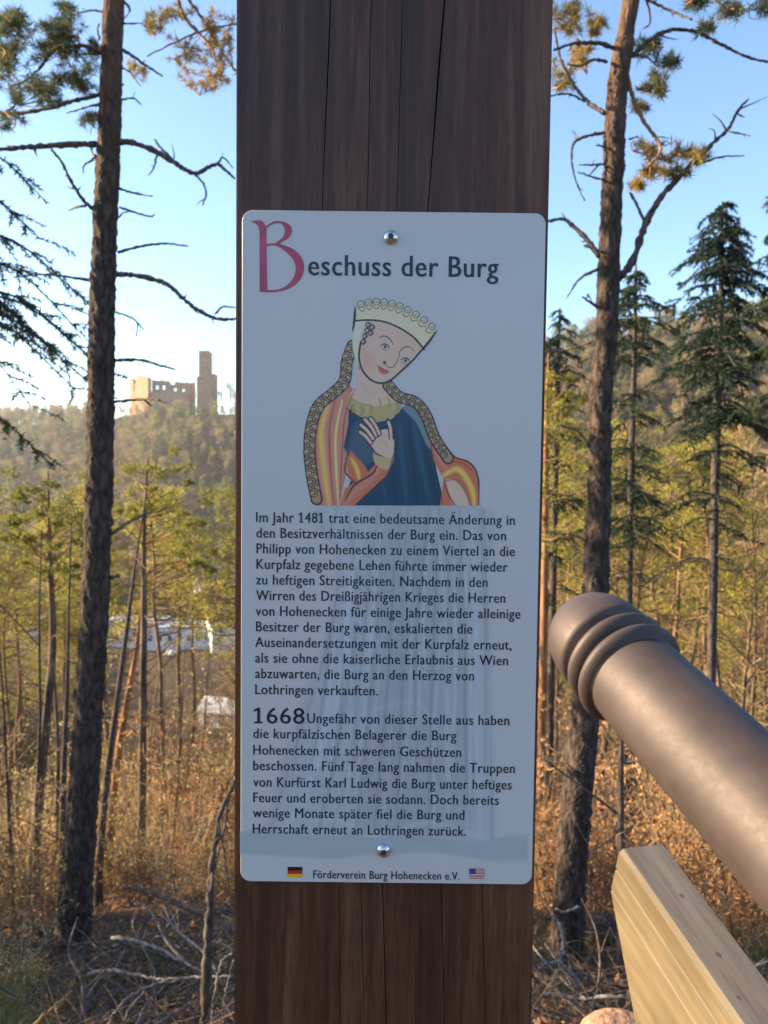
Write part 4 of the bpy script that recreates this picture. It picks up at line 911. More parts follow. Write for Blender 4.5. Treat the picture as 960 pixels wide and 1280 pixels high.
# plain circlet headdress
pt.fill([(446, 382), (462, 377), (490, 380), (515, 388), (535, 401), (545, 412), (541, 424), (531, 436), (518, 422), (498, 409), (475, 401), (456, 400), (445, 401)], CREAM, soft=.5, smooth=False)
pt.stroke([(444, 401), (460, 400), (480, 402), (500, 410), (518, 422), (531, 437)], LINE, 1.7, taper=False)
tops = [(447 + 97 * t - 4 * t * (1 - t), 384 - 22 * t * (1 - t) * 2.0 + 30 * t ** 1.6) for t in np.linspace(0, 1, 11)]
for i in range(10):
    a, b_ = np.array(tops[i]), np.array(tops[i + 1]); mid = (a + b_) / 2; up = np.array([(b_ - a)[1], -(b_ - a)[0]]); up /= np.linalg.norm(up)
    cc_ = mid + up * 2.2; ring_ = [(cc_[0] + 4.3 * math.cos(q), cc_[1] + 4.3 * math.sin(q)) for q in np.linspace(0, 6.2832, 11)[:-1]]
    pt.fill(ring_, (.62, .59, .42), soft=.5); pt.stroke(ring_ + ring_[:1], (.12, .09, .07), 1.3, n=30, taper=False); pt.stroke([cc_ - (1.8, 0), cc_ + (0, 1.2), cc_ + (1.8, -1)], (.22, .18, .12), 1.1, n=8)
    d_ = -up * 6.5; pt.stroke([a + d_ * .3, mid + d_ * 1.1, b_ + d_ * .3], (.20, .16, .10), 1.3, n=14); pt.fill([mid + d_ * .2 - (1.5, 0), mid + d_ * .2 + (0, 2), mid + d_ * .2 + (1.5, 0)], YEL, soft=.8, op=.7)
pt.stroke([(444, 384), (443, 400), (441, 414)], LINE, 2.6); pt.stroke([(546, 414), (536, 428), (524, 442)], LINE, 2.6)
print_sheet(pt, 'printed_lady', sign, -.0002)

# the lower half of the figure, printed very pale under the text, and the grey landscape strip
rb_ = Paint(300, 668, 632, 1092, 1.0)
G1, G2, G3, G4 = (.41, .43, .46), (.34, .36, .39), (.50, .52, .56), (.25, .26, .29)
rb_.A[:] = 0
strip_y = lambda x: 1045 + 3 * math.sin(x * .05) - (14 if x > 620 else 0)
rb_.fill([(300, 1048), (330, 1040), (360, 1044), (400, 1052), (450, 1050), (520, 1052), (600, 1058), (640, 1052), (668, 1050), (668, 1082), (620, 1084), (560, 1074), (470, 1074), (420, 1082), (360, 1078), (300, 1074)], (.38, .42, .42), soft=2.5, smooth=False, op=.85)
rb_.fill([(398, 632), (604, 632), (612, 720), (618, 860), (622, 960), (622, 1062), (560, 1050), (500, 1062), (440, 1056), (345, 1050), (338, 1010), (370, 900), (408, 790), (420, 700)], G1, soft=3.5, smooth=True, op=.62)
rb_.fill([(470, 632), (560, 632), (584, 800), (590, 1040), (500, 1050), (440, 1030), (450, 900), (462, 760)], G2, soft=12, smooth=True, op=.5)
for P_, c_, w_, o_ in (([(412, 632), (436, 720), (424, 860), (380, 1000), (352, 1046)], G3, 12, .8), ([(436, 640), (448, 760), (430, 900), (404, 1040)], G4, 3, .5), ([(398, 640), (420, 740), (404, 830), (366, 950), (340, 1040)], G4, 2.5, .5),
                       ([(470, 650), (462, 800), (440, 930), (436, 1040)], G3, 9, .6), ([(500, 640), (504, 800), (500, 1040)], G4, 5, .35), ([(545, 640), (560, 800), (566, 1040)], G3, 8, .6), ([(590, 640), (598, 800), (606, 1050)], G3, 9, .7),
                       ([(604, 634), (612, 760), (619, 900), (621, 1055)], G4, 2.2, .6), ([(575, 640), (582, 780), (588, 1000)], G4, 3, .4), ([(430, 760), (470, 800), (450, 830), (420, 850)], G3, 8, .5), ([(540, 660), (520, 720), (545, 780)], G4, 4, .3),
                       ([(350, 1046), (420, 1030), (470, 1052), (540, 1034), (618, 1056)], G3, 5, .7), ([(440, 900), (520, 880), (560, 930)], G3, 5, .4), ([(455, 980), (520, 940), (570, 1000)], G4, 4, .3)):
    rb_.stroke(P_, c_, w_, 2.5, o_, clip=True)
rf = random.Random(8)
for k in range(30):
    u = k / 29; x0_ = 415 + 185 * u; x1_ = 352 + 262 * u; b_ = rf.uniform(-10, 10); y0_ = rf.choice([634, 634, 700, 780]); y1_ = rf.choice([860, 960, 1040, 1050])
    rb_.stroke([(x0_ + (x1_ - x0_) * (y0_ - 634) / 416, y0_), ((x0_ + x1_) / 2 + b_, (y0_ + y1_) / 2), (x0_ + (x1_ - x0_) * (y1_ - 634) / 416 + b_ * .4, y1_)], G4 if k % 2 else (.60, .61, .64), rf.uniform(1.5, 4.5), 1.6, .45, clip=True)
for k in range(7):
    xx, yy = rf.uniform(400, 580), rf.uniform(700, 1000); rb_.stroke([(xx - 26, yy - 8), (xx - 6, yy + rf.uniform(4, 14)), (xx + 24, yy - 2)], G4, 2.2, 1.5, .4, clip=True)
print_sheet(rb_, 'pale_printed_robe', sign, -.00012, thr=.03, jitter=.02, alpha_over=True)

# ------------------------------------------------------------------ the cannon
def frame_from(axis):
    a = Vector(axis).normalized(); return a.to_track_quat('Y', 'Z').to_matrix()
VP = (140, 175)                                   # the barrel runs away towards the castle hill and upwards
ax = ray(*VP).normalized()
CT = at(795, 850, 1.26)                           # on the barrel's axis, at the neck behind the mouldings
can = thing('cannon', 'brown painted cannon barrel with rounded ringed muzzle raised on a timber bed', 'cannon', (CT.x + .5, 0.2, 0))
Mx = (Matrix.Translation(CT) @ frame_from(ax).to_4x4())
inv = can.matrix_basis.inverted() if False else Matrix.Translation(-Vector((CT.x + .5, 0.2, 0)))
def lathe(prof, seg=72):
    mb = MB(); n = len(prof); V = []
    for y, r_ in prof: V += [(r_ * math.cos(a), y, r_ * math.sin(a)) for a in np.linspace(0, 2 * math.pi, seg, endpoint=False)]
    i = np.arange(n - 1)[:, None] * seg; j = np.arange(seg)[None, :]; k = (j + 1) % seg
    mb.quads(V, np.stack([i + j, i + seg + j, i + seg + k, i + k], -1).reshape(-1, 4)); return mb
RB = 0.078
def arc(y0, y1, r0, bulge, n=10):
    return [(y0 + (y1 - y0) * k / n, r0 + bulge * math.sin(math.pi * k / n) ** .8) for k in range(n + 1)]
def put(o): o.matrix_basis = inv @ Mx; return o
body_p = [(-1.9, RB * 1.34), (-1.2, RB * 1.22), (-.6, RB * 1.10), (-.02, RB * 1.0)]
prof = [(-1.93, .0), (-1.93, RB * 1.2)] + body_p + [(0.0, RB * .99)]
put(lathe(prof).build('barrel', M['barrel'], can, True))
rings = []
put(lathe([(-.006, RB * .95)] + arc(0, .034, RB * .97, RB * .21) + [(.036, RB * .95)]).build('moulding_ring', M['barrel'], can, True))
put(lathe([(.036, RB * .9)] + arc(.038, .070, RB * .97, RB * .19) + [(.074, RB * .9)]).build('moulding_ring', M['barrel'], can, True))
hd = [(.072, RB * .88), (.078, RB * .95), (.082, RB * 1.04), (.086, RB * 1.09)]
for k in range(15):
    a = math.pi / 2 * k / 14; hd.append((.092 + .105 * math.sin(a) , RB * 1.10 * (math.cos(a) ** .75 if k < 14 else 0) if k < 14 else 0.0))
put(lathe(hd).build('muzzle', M['barrel'], can, True))
# timber bed: two glued laminations under the barrel with a darker weathered top
bx = at(775, 1060, 1.22); bax = ray(228, 262).normalized()
Mb = Matrix.Translation(bx) @ frame_from(bax).to_4x4()
bed = MB()
Wb, Hb, Lb_ = .078, .118, 1.7
def beam_piece(x0, x1, z0, z1, y0, y1, bev=.004):
    # chamfered edges along the beam; the far end undercut
    mb = MB(); prof = [(x0 + bev, z0), (x1 - bev, z0), (x1, z0 + bev), (x1, z1 - bev), (x1 - bev, z1), (x0 + bev, z1), (x0, z1 - bev), (x0, z0 + bev)]
    n = len(prof); V = [(x, y1 - max(0, (z1 - z)) * .0, z) for x, z in prof] + [(x, y0, z) for x, z in prof]
    for i in range(n):
        j = (i + 1) % n; mb.quads([V[i], V[j], V[n + j], V[n + i]], [(0, 3, 2, 1)], 1 if i == 4 else 0)
    mb.add(V[:n], [(0, i + 1, i) for i in range(1, n - 1)]); mb.add(V[n:], [(0, i, i + 1) for i in range(1, n - 1)])
    return mb
cuts = [(-.002, -.040), (-.0420, -.082), (-.0840, -Hb - .10)]
for k, (za, zb_) in enumerate(cuts):
    mb = MB(); x0, x1 = (0.0006 * k, Wb - .0006 * k); bev = .0012 if k else .003; yfar = -[0, 0.0, 0.0][k]
    prof = [(x0 + bev, zb_), (x1 - bev, zb_), (x1, zb_ + bev), (x1, za - bev), (x1 - bev, za), (x0 + bev * 2.2, za), (x0, za - bev * 2.2), (x0, zb_ + bev)]
    def far(z): return 0.0 if z > -.118 else -(-.118 - z) * 1.25
    n = len(prof); V = [(x, far(z), z) for x, z in prof] + [(x, -.40, z) for x, z in prof]
    for i in range(n):
        j = (i + 1) % n; mb.quads([V[i], V[j], V[n + j], V[n + i]], [(0, 3, 2, 1)], 1 if (i == 4 and k == 0) else 0)
    mb.add(V[:n], [(0, i + 1, i) for i in range(1, n - 1)]); mb.add(V[n:], [(0, i, i + 1) for i in range(1, n - 1)])
    o = mb.build('bed_board', [M['beam_side'], M['beam_top']], can); o.matrix_basis = inv @ Mb
# next pieces of the bed, butted on behind a joint
for (x0, x1) in ((0, .045), (.047, Wb)):
    mb = MB(); box(mb, (x0, -1.7, -.20), (x1, -.4025, -.005)); o = mb.build('bed_block', M['beam_side'] if x0 == 0 else M['beam_top'], can); o.matrix_basis = inv @ Mb
kb = MB()
for (x, y, r_) in ((.045, -.10, .0028), (.036, -.20, .0034), (.05, -.31, .004), (.022, -.262, .002)):
    kb.add(*[(lambda V: (V[0], V[1]))(flat_poly([(x + r_ * math.cos(a), y + r_ * 1.4 * math.sin(a), -.0017) for a in np.linspace(0, 6.28, 12, endpoint=False)]))][0])
o = kb.build('wood_knot', M['knot'], can); o.matrix_basis = inv @ Mb
# posts that carry bed and barrel, standing on the ground out of view
for px_, py_ in ((.62, .35), (.95, -.45)):
    mb = MB(); box(mb, (px_ - CT.x - .5, py_ - .2 - .05, 0), (px_ - CT.x - .5 + .1, py_ - .2 + .05, .55)); mb.build('leg', M['beam_side'], can)
# unidentified rounded object beside the bed, modelled as a sandstone top
st = MB(); c_ = at(772, 1292, 1.35); rng = np.random.default_rng(4)
th = np.linspace(0, np.pi, 14); ph = np.linspace(0, 2 * np.pi, 26, endpoint=False)
V = [(.062 * math.sin(a) ** .6 * math.cos(b_) * (1 + .05 * rng.normal()), .05 * math.sin(a) ** .6 * math.sin(b_), .022 * math.cos(a) * 1.2) for a in th for b_ in ph]
i = np.arange(13)[:, None] * 26; j = np.arange(26)[None, :]; st.quads(V, np.stack([i + j, i + 26 + j, i + 26 + (j + 1) % 26, i + (j + 1) % 26], -1).reshape(-1, 4))
box(st, (-.05, -.04, -float(c_.z)), (.05, .04, -.01))
o = st.build('unidentified_round_top', plain('reddish_sandstone', (.30, .165, .095), .9, scale=55, bump=.9, var=.35), None, True); o.location = c_; tag(o, 'reddish rounded stone top just left of the timber bed at the bottom edge', 'stone')

# ------------------------------------------------------------------ the near trees
def near_trunk(name, pts, Y, label, mat_, seg=64, n=420, rough=.15, cat='tree', dY=0.0, root=True):
    """pts: (px, py, width in px) of the stem, standing at distance Y"""
    P = np.array([tuple(at(px, py, Y)) for px, py, w in pts]); Rr = np.array([w * Y / FPX / 2 for _, _, w in pts])
    # carry the stem above and below the frame
    d0 = P[0] - P[1]; d0 /= np.linalg.norm(d0)
    if pts[0][1] <= 20: P = np.vstack([P[0] + d0 * 3.2, P]); Rr = np.append(Rr[0] * .6, Rr)
    gz = float(hz(P[-1][0], P[-1][1])); 
    if root: P = np.vstack([P, (P[-1][0] - .02, P[-1][1], min(gz, P[-1][2]) - .25)]); Rr = np.append(Rr, Rr[-1] * 1.35)
    base = Vector((P[-1][0], P[-1][1], P[-1][2]))
    t = thing(name, label, cat, tuple(base))
    S = spline(P, n); L_ = np.interp(np.linspace(0, 1, n), np.linspace(0, 1, len(Rr)), Rr)
    u = np.arange(n)[:, None] * np.linalg.norm(S[1] - S[0]); th = np.arange(seg)[None, :]
    ang = th / seg * 2 * np.pi
    plates = np.abs(vnoise(np.cos(ang) * 3.2 + 9, np.sin(ang) * 3.2 + u * 2.6, 8) - .5) * 2
    fine = vnoise(np.cos(ang) * 11 + 9, np.sin(ang) * 11 + u * 14, 9) - .5
    fine2 = vnoise(np.cos(ang) * 24 + 9, np.sin(ang) * 24 + u * 30, 19) - .5
    disp = 1 + rough * (plates - .4) * 1.3 + rough * .8 * fine + rough * .45 * fine2
    mb = MB(); tube(mb, S - np.array(base), L_, seg, 0, True, disp); mb.build('trunk', mat_, t, True)
    return t, base, S, L_
def dead_branch(t, base, pts, Y, w0, w1, mat_=None, dy=0.0, twigs=2, rng=None, name='dead_branch'):
    """pts: pixels along the branch; dy bends it towards or away from us"""
    rng = rng or RNG; k = len(pts); P = []
    for i, (px, py) in enumerate(pts): P.append(tuple(at(px, py, Y + dy * (i / max(1, k - 1)) ** 1.2)))
    S = spline(P, 8 * k); S[1:-1] += rng.normal(size=(len(S) - 2, 3)) * .0022 * Y / 6.6
    mb = MB(); rr = np.linspace(w0, w1, len(S)) * Y / FPX / 2; rr = rr * (1 + .18 * rng.normal(size=len(S)).clip(-1.5, 1.5)); tube(mb, S - np.array(base), rr, 8)
    Ltot = np.linalg.norm(S[-1] - S[0])
    for q in range(twigs):
        i = int(len(S) * (.25 + .7 * rng.random())); i = min(i, len(S) - 2); d = S[i + 1] - S[i]; d /= np.linalg.norm(d); e = d * .5 + rng.normal(size=3) * .7; e /= np.linalg.norm(e); l = Ltot * (.05 + .12 * rng.random())
        tube(mb, spline([S[i], S[i] + e * l * .5 + rng.normal(size=3) * l * .1, S[i] + e * l], 5) - np.array(base), np.linspace(max(w1, .9), .5, 5) * Y / FPX / 2, 5)
    return mb.build(name, mat_ or M['deadwood'], t, True), S
def c1(L_, s=3.048, ox=0, oy=0): return [(ox + a / s, oy + b_ / s) for a, b_ in L_]

# big pine on the left
YL = 6.7
LP = [(143, 0, 24), (139.5, 80, 25), (136.5, 170, 26.5), (133, 250, 28), (129.5, 330, 29.5), (127, 420, 31), (126, 500, 31.5), (124, 600, 32), (121, 700, 33), (116, 800, 34), (111, 880, 34.5), (105, 980, 36), (99, 1060, 38), (94, 1130, 41), (91, 1175, 46)]
t, base, S, Lr = near_trunk('pine_tree', LP, YL, 'thick dark furrowed pine with dead side branches left of the post', M['bark_pine'])
LB = [([(385, 200), (320, 175), (215, 188), (150, 260), (95, 310), (35, 330)], 5, 2), ([(380, 360), (280, 385), (190, 410), (70, 432), (-20, 425)], 6, 4), ([(370, 550), (270, 550), (90, 562), (-30, 570)], 8, 5),
      ([(365, 805), (320, 765), (270, 690), (230, 610), (195, 570)], 5, 2.5), ([(325, 785), (290, 790), (260, 803)], 3, 1.5), ([(455, 540), (510, 545), (600, 580), (680, 630), (740, 660), (790, 640), (830, 625), (860, 650), (893, 680)], 8, 2.5),
      ([(740, 660), (775, 700), (785, 740), (772, 780)], 3, 1.6), ([(650, 600), (610, 560), (590, 530)], 3.2, 1.6), ([(600, 590), (585, 640), (565, 668)], 2.6, 1.2), ([(830, 625), (850, 600), (888, 640)], 2.4, 1.4), ([(470, 190), (530, 230), (620, 292)], 4.5, 2),
      ([(460, 380), (510, 375), (538, 400)], 2.6, 1.2), ([(455, 718), (520, 738), (580, 748)], 3.2, 1.6), ([(455, 790), (500, 805), (570, 825), (590, 818)], 3.2, 1.4), ([(453, 830), (470, 810), (500, 806)], 2, 1.2), ([(450, 962), (540, 938), (640, 928), (718, 938)], 4, 1.8),
      ([(445, 1045), (520, 1050), (630, 1080), (700, 1140), (760, 1185), (830, 1215), (900, 1215)], 6.5, 3.6), ([(820, 1195), (850, 1170), (900, 1172)], 2.8, 1.8), ([(440, 1188), (518, 1222), (520, 1280)], 2.4, 1.2), ([(518, 1222), (550, 1260)], 1.6, 1),
      ([(355, 1070), (260, 1055), (170, 1045), (50, 1058)], 4, 1.6), ([(395, 45), (340, 40), (275, 60)], 3, 1.2), ([(470, 90), (545, 88)], 2.6, 1.2), ([(365, 590), (350, 610), (320, 630), (318, 660)], 3.4, 1.4), ([(345, 540), (350, 575), (362, 598)], 2.6, 1.6),
      ([(380, 150), (372, 110), (380, 90)], 2.4, 1.2), ([(378, 400), (340, 405), (255, 432)], 3.4, 1.4), ([(380, 462), (330, 452)], 2.4, 1.4), ([(470, 320), (440, 340)], 2, 1), ([(470, 260), (500, 280), (535, 330)], 2, 1), ([(475, 10), (495, 35), (475, 70)], 3, 1.4),
      ([(438, 1372), (540, 1372), (610, 1392), (668, 1408)], 4.2, 1.8), ([(435, 1532), (530, 1522), (610, 1523)], 4.4, 1.6), ([(550, 1522), (575, 1545)], 3, 2), ([(425, 2035), (500, 1985), (578, 1950)], 5, 2.4), ([(425, 2200), (455, 2192)], 5, 4), ([(365, 920), (362, 905)], 3, 2)]
rng = np.random.default_rng(77)
for P_, a, b_ in LB: dead_branch(t, base, c1(P_), YL, a, b_, dy=rng.uniform(-.5, .5), twigs=3 if a > 4 else 1, rng=rng)
def tuft(C, c, rng, n=46, L_=.075, w=.006):
    d = rng.normal(size=(n, 3)); d[:, 2] += .35; d /= np.linalg.norm(d, axis=1)[:, None]; s = np.cross(d, rng.normal(size=(n, 3))); s /= np.linalg.norm(s, axis=1)[:, None]; l = L_ * (.6 + .6 * rng.random(n))[:, None]
    b0 = c + d * .008; V = np.stack([b0 - s * w * .5, b0 + s * w * .5, b0 + d * l], 1).reshape(-1, 3); C.add(V, np.arange(n * 3).reshape(-1, 3))
def foliage(t, base, blobs, Y, mat_, dens, name='needle_clump', seed=1, L_=.075, w=.007, depth=.5, tmat=None):
    """needle tufts on fine shoots filling rounded masses; one child per mass"""
    rng = np.random.default_rng(seed)
    for (px, py, rx, ry) in blobs:
        C = MB(); T = MB(); n = max(6, int(dens * rx * ry / 100)); yc = Y + rng.uniform(-depth, depth)
        hubs = [np.array(at(px + rng.normal() * rx * .45, py + rng.normal() * ry * .45, yc + rng.normal() * .15)) for _ in range(max(3, n // 7))]
        hubs.sort(key=lambda h: h[0]); 
        if len(hubs) > 3: tube(T, spline(hubs[::max(1, len(hubs) // 5)], 16) - np.array(base), np.linspace(.011, .005, 16), 5)
        for k in range(n):
            h = hubs[rng.integers(len(hubs))]; q = np.array(at(px + (rng.random() * 2 - 1) * rx * .95, py + (rng.random() * 2 - 1) * ry * .95, yc + rng.normal() * .25))
            dd = q - h; l = np.linalg.norm(dd); q = h + dd / (l + 1e-9) * min(l, .38)
            tube(T, spline([h, (h + q) / 2 + rng.normal(size=3) * .03, q], 4) - np.array(base), np.linspace(.005, .002, 4), 3, cap=False)
            for u in (1.0, .75, .5): tuft(C, h + (q - h) * u - np.array(base), rng, 26, L_, w)
        tw = T.build('shoot', tmat or M['bark_red'], t); c = C.build(name, mat_, t)
foliage(t, base, [(20, 30, 34, 30), (70, 60, 40, 30), (45, 110, 40, 24), (100, 95, 30, 22), (10, 80, 26, 34), (110, 150, 14, 12), (15, 150, 18, 14), (85, 20, 30, 20), (118, 60, 12, 16)], YL, M['needle_near'], 2.6, seed=3)

# pine behind the post, its orange boughs reach out to the left and right
YB = 8.6
BPt = [(430, 0, 24), (428, 300, 26), (426, 600, 28), (424, 900, 30), (422, 1110, 34)]
t, base, S, Lr = near_trunk('pine_tree', BPt, YB, 'pine hidden behind the post, reddish boughs with golden needles upper left', M['bark_pine2'], n=90, seg=20)
for P_, a, b_ in (([(675, -20), (700, 60), (760, 130), (810, 190), (825, 250)], 5, 2), ([(705, -20), (770, 70), (830, 170), (895, 270)], 4, 2.4), ([(1100, 120), (950, 90), (800, 110), (690, 150), (560, 215)], 3.6, 1.4), ([(1200, 330), (1000, 300), (893, 265)], 5, 2.5)):
    dead_branch(t, base, c1(P_), YB, a, b_, M['bark_red'], dy=-.2, twigs=5, rng=rng, name='bough')
foliage(t, base, [(195, 35, 22, 24), (235, 65, 34, 22), (270, 40, 26, 30), (250, 100, 28, 18), (280, 95, 18, 30), (170, 90, 12, 12), (228, 20, 30, 18)], YB, M['needle_sunlit'], 2.2, seed=5)

# big pine on the right
YR = 6.4
RP = [(789, 0, 19), (780, 55, 23), (772, 110, 24), (768, 170, 25), (767, 210, 25), (764, 260, 25), (761, 340, 26), (758, 420, 27), (751, 490, 27), (750, 560, 27), (749, 620, 28), (746, 690, 31), (744, 740, 32), (735, 850, 33), (728, 930, 36), (721, 1000, 38), (714, 1080, 39), (711, 1140, 40), (709, 1205, 44)]
t, base, S, Lr = near_trunk('pine_tree', RP, YR, 'crooked tall pine right of the post with a long rising dead limb', M['bark_pine2'])
RBr = [([(330, 185), (270, 165), (180, 165), (100, 190)], 6, 3, 0), ([(100, 110), (125, 230), (180, 330), (230, 390), (292, 432)], 2.6, 5.5, 0), ([(215, 385), (150, 358), (60, 368)], 3, 1.5, 0), ([(298, 505), (240, 515), (180, 540), (165, 600), (180, 680), (215, 765)], 4.5, 1.6, 0), ([(195, 530), (170, 497)], 2, 1, 0),
      ([(302, 625), (250, 628), (195, 628)], 3, 1.5, 0), ([(270, 628), (235, 665)], 2.4, 1.2, 0), ([(298, 690), (240, 672), (190, 655)], 3, 1.4, 0), ([(272, 978), (230, 920), (170, 860), (130, 835), (60, 845)], 7, 3.5, 0), ([(215, 935), (245, 945)], 3, 2, 0), ([(268, 1025), (200, 1060), (150, 1130)], 4.4, 1.6, 0), ([(262, 1168), (235, 1150), (208, 1130)], 4, 1.6, 0), ([(225, 1120), (250, 1160)], 2, 1, 0),
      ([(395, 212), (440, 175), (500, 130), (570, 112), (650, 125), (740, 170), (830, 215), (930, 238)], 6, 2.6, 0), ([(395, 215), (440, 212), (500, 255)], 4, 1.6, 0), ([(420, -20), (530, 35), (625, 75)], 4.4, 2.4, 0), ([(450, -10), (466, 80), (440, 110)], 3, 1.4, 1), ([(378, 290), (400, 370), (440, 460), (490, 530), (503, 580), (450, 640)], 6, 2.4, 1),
      ([(345, 1065), (400, 990), (445, 860), (500, 760), (560, 690), (640, 610), (700, 550), (765, 490), (800, 420), (840, 378)], 10, 2.6, 0), ([(640, 630), (730, 600), (825, 592)], 3, 1.4, 0), ([(765, 500), (845, 517)], 2.4, 1.2, 0), ([(440, 840), (410, 770), (388, 735)], 4, 3, 0), ([(385, 530), (420, 520)], 2.6, 1.6, 0), ([(800, 435), (825, 447)], 2, 1, 0),
      ([(300, 235), (250, 228), (200, 250), (150, 245)], 4, 1.8, 0), ([(300, 560), (258, 553)], 2.6, 1.6, 0), ([(240, 790 + 515), (150, 1330), (60, 1345)], 3, 1.4, 0), ([(235, 1705), (190, 1640), (110, 1620)], 3.4, 1.4, 0), ([(215, 2055), (160, 2035), (70, 2030)], 3, 1.4, 0)]
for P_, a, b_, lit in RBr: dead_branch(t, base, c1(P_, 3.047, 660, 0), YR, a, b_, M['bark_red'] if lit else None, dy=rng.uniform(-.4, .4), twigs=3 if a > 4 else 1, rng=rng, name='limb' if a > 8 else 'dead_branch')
foliage(t, base, [(705, 25, 22, 26), (726, 70, 22, 16), (706, 95, 14, 20), (745, 25, 16, 22)], YR + .4, M['needle_sunlit'], 3.0, seed=6)
foliage(t, base, [(815, 62, 24, 16), (836, 75, 16, 14), (808, 105, 18, 20), (800, 130, 12, 10), (828, 108, 8, 16)], YR + .4, M['needle_near'], 2.7, seed=7)
foliage(t, base, [(818, 190, 26, 16), (808, 212, 24, 14), (860, 196, 30, 16), (790, 235, 12, 12), (842, 215, 20, 12)], YR + .4, M['needle_sunlit'], 2.6, seed=8)
foliage(t, base, [(915, 14, 30, 16), (945, 8, 26, 18), (886, 36, 14, 10), (870, 4, 14, 8)], YR - .3, M['needle_near'], 1.8, seed=9)

# spruces seen as single trees on the right, and the boughs of one reaching in from the left
def spruce(pts, Y, label, ztop, seed, levels, hang=.3, bark=None, nd_=1.0, leafm='needle_spruce'):
    """levels: (py, reach px left, reach px right, count, fullness)"""
    rng = np.random.default_rng(seed)
    t, base, S, Lr = near_trunk('spruce_tree', pts, Y, label, bark or M['bark_spruce'], seg=12, n=80, rough=.05)
    C = MB(); B_ = MB(); D_ = MB()
    for (py, l, r_, cnt, full) in levels:
        for k in range(int(cnt * 1.35)):
            y_ = py + rng.normal() * 5; 
            xt = np.interp(y_, [p_[1] for p_ in pts], [p_[0] for p_ in pts]); c = np.array(at(xt, y_, Y)); 
            a = rng.random() * 6.283; side = math.cos(a); reach = (r_ if side > 0 else l) * Y / FPX * (.42 + .63 * rng.random() ** .8)
            d = np.array([math.cos(a), math.sin(a), 0.0]); d[:2] /= np.linalg.norm(d[:2]); L_ = reach * (1.0 if full > 0 else 1.0)
            P_ = spline([c, c + d * L_ * .45 + [0, 0, .02 * L_], c + d * L_ + [0, 0, -hang * L_]], 9)
            (tube(B_, P_ - np.array(base), np.linspace(.016, .004, 9), 4) if full > 0 else tube(D_, P_ - np.array(base), np.linspace(.014, .004, 9), 4))
            if full > 0:
                for q in range(int(11 * full * (.4 + L_))):
                    i = 1 + int(rng.random() * 7.99); s0 = P_[i]; sd = np.array([-d[1], d[0], 0]) * (1 if rng.random() < .5 else -1); l2 = .2 * L_ + .16 * rng.random()
                    e = s0 + (d * .5 + sd * .8) * l2 + [0, 0, -.14 * rng.random() - .04]
                    tw = spline([s0, (s0 + e) / 2 + [0, 0, .02], e], 4) - np.array(base); tube(B_, tw, [.004, .0035, .003, .002], 3, cap=False)
                    tris_along(C, tw, int(52 * nd_), .052, .014, .62, rng, droop=.25)
                tris_along(C, (P_ - np.array(base))[2:], int(60 * nd_ * L_) + 14, .06, .018, .6, rng, droop=.2)
    if B_.n: B_.build('bough', M['bark_spruce'], t)
    if D_.n: D_.build('dead_branch', M['deadwood'], t)
    C.build('needles', M[leafm], t); return t
YS = 12.5
spruce([(903, 252, 2), (903, 310, 4), (901, 380, 7), (899, 450, 9), (895, 560, 10), (892, 700, 11), (889, 850, 12), (886, 1000, 12), (884, 1140, 13)], YS, 'tall slim spruce with bare lower stem right of the crooked pine', 250, 21,
       [(262, 10, 10, 5, 1.0), (275, 26, 22, 5, .9), (290, 44, 36, 6, 1.1), (305, 40, 40, 6, 1.1), (322, 66, 50, 7, 1.2), (340, 50, 56, 6, 1.3), (358, 80, 52, 7, 1.1), (378, 60, 48, 6, 1.2), (402, 54, 62, 7, 1.2), (425, 76, 62, 8, 1.2), (450, 84, 52, 8, 1.3), (470, 60, 46, 6, 1.1), (500, 60, 60, 6, 1.0), (520, 50, 54, 7, 1.2), (535, 60, 60, 5, 1.0), (565, 76, 70, 5, .9), (598, 80, 60, 4, .5), (625, 94, 60, 5, .6), (655, 110, 50, 4, .4), (700, 80, 60, 3, .25), (765, 84, 30, 3, 0), (800, 60, 24, 2, 0), (850, 40, 30, 2, 0)])
spruce([(795, 330, 2), (794, 400, 5), (792, 480, 7), (789, 600, 8), (786, 760, 9), (783, 900, 9), (781, 1060, 10)], 16.0, 'narrow spruce close to the right side of the crooked pine', 330, 22,
       [(345, 14, 16, 5, 1.0), (362, 30, 34, 6, 1.0), (382, 40, 44, 6, 1.1), (402, 50, 46, 7, 1.2), (424, 58, 48, 7, 1.0), (446, 44, 50, 5, .8), (495, 40, 36, 5, .8), (520, 46, 40, 5, .7), (560, 60, 54, 5, .8), (585, 60, 54, 4, .7), (610, 70, 64, 6, 1.0), (622, 60, 60, 4, .9), (652, 70, 76, 5, .9), (660, 40, 74, 4, .8), (680, 60, 50, 4, .6), (720, 60, 60, 3, .5)])
spruce([(700, 385, 2), (697, 450, 6), (694, 600, 8), (690, 800, 9), (686, 1000, 10)], 19.0, 'spruce directly beside the right edge of the post', 380, 23,
       [(400, 12, 14, 5, 1.0), (420, 24, 26, 6, 1.0), (445, 34, 36, 7, 1.1), (470, 40, 44, 7, 1.1), (500, 40, 50, 7, 1.0), (540, 40, 50, 6, .9), (580, 40, 44, 5, .8), (625, 40, 46, 6, .9), (670, 40, 50, 5, .8), (690, 40, 44, 5, .8), (740, 30, 40, 4, .6)])
spruce([(975, 210, 3), (974, 300, 6), (972, 500, 9), (968, 800, 11), (966, 1080, 12)], 11.5, 'spruce at the right edge, only its left boughs in view', 210, 24,
       [(240, 20, 20, 5, .7), (262, 26, 30, 5, .7), (290, 20, 30, 4, .6), (330, 34, 40, 5, .7), (380, 50, 40, 6, 1.0), (430, 50, 40, 6, 1.0), (505, 50, 40, 5, .5), (570, 50, 40, 4, .4)])
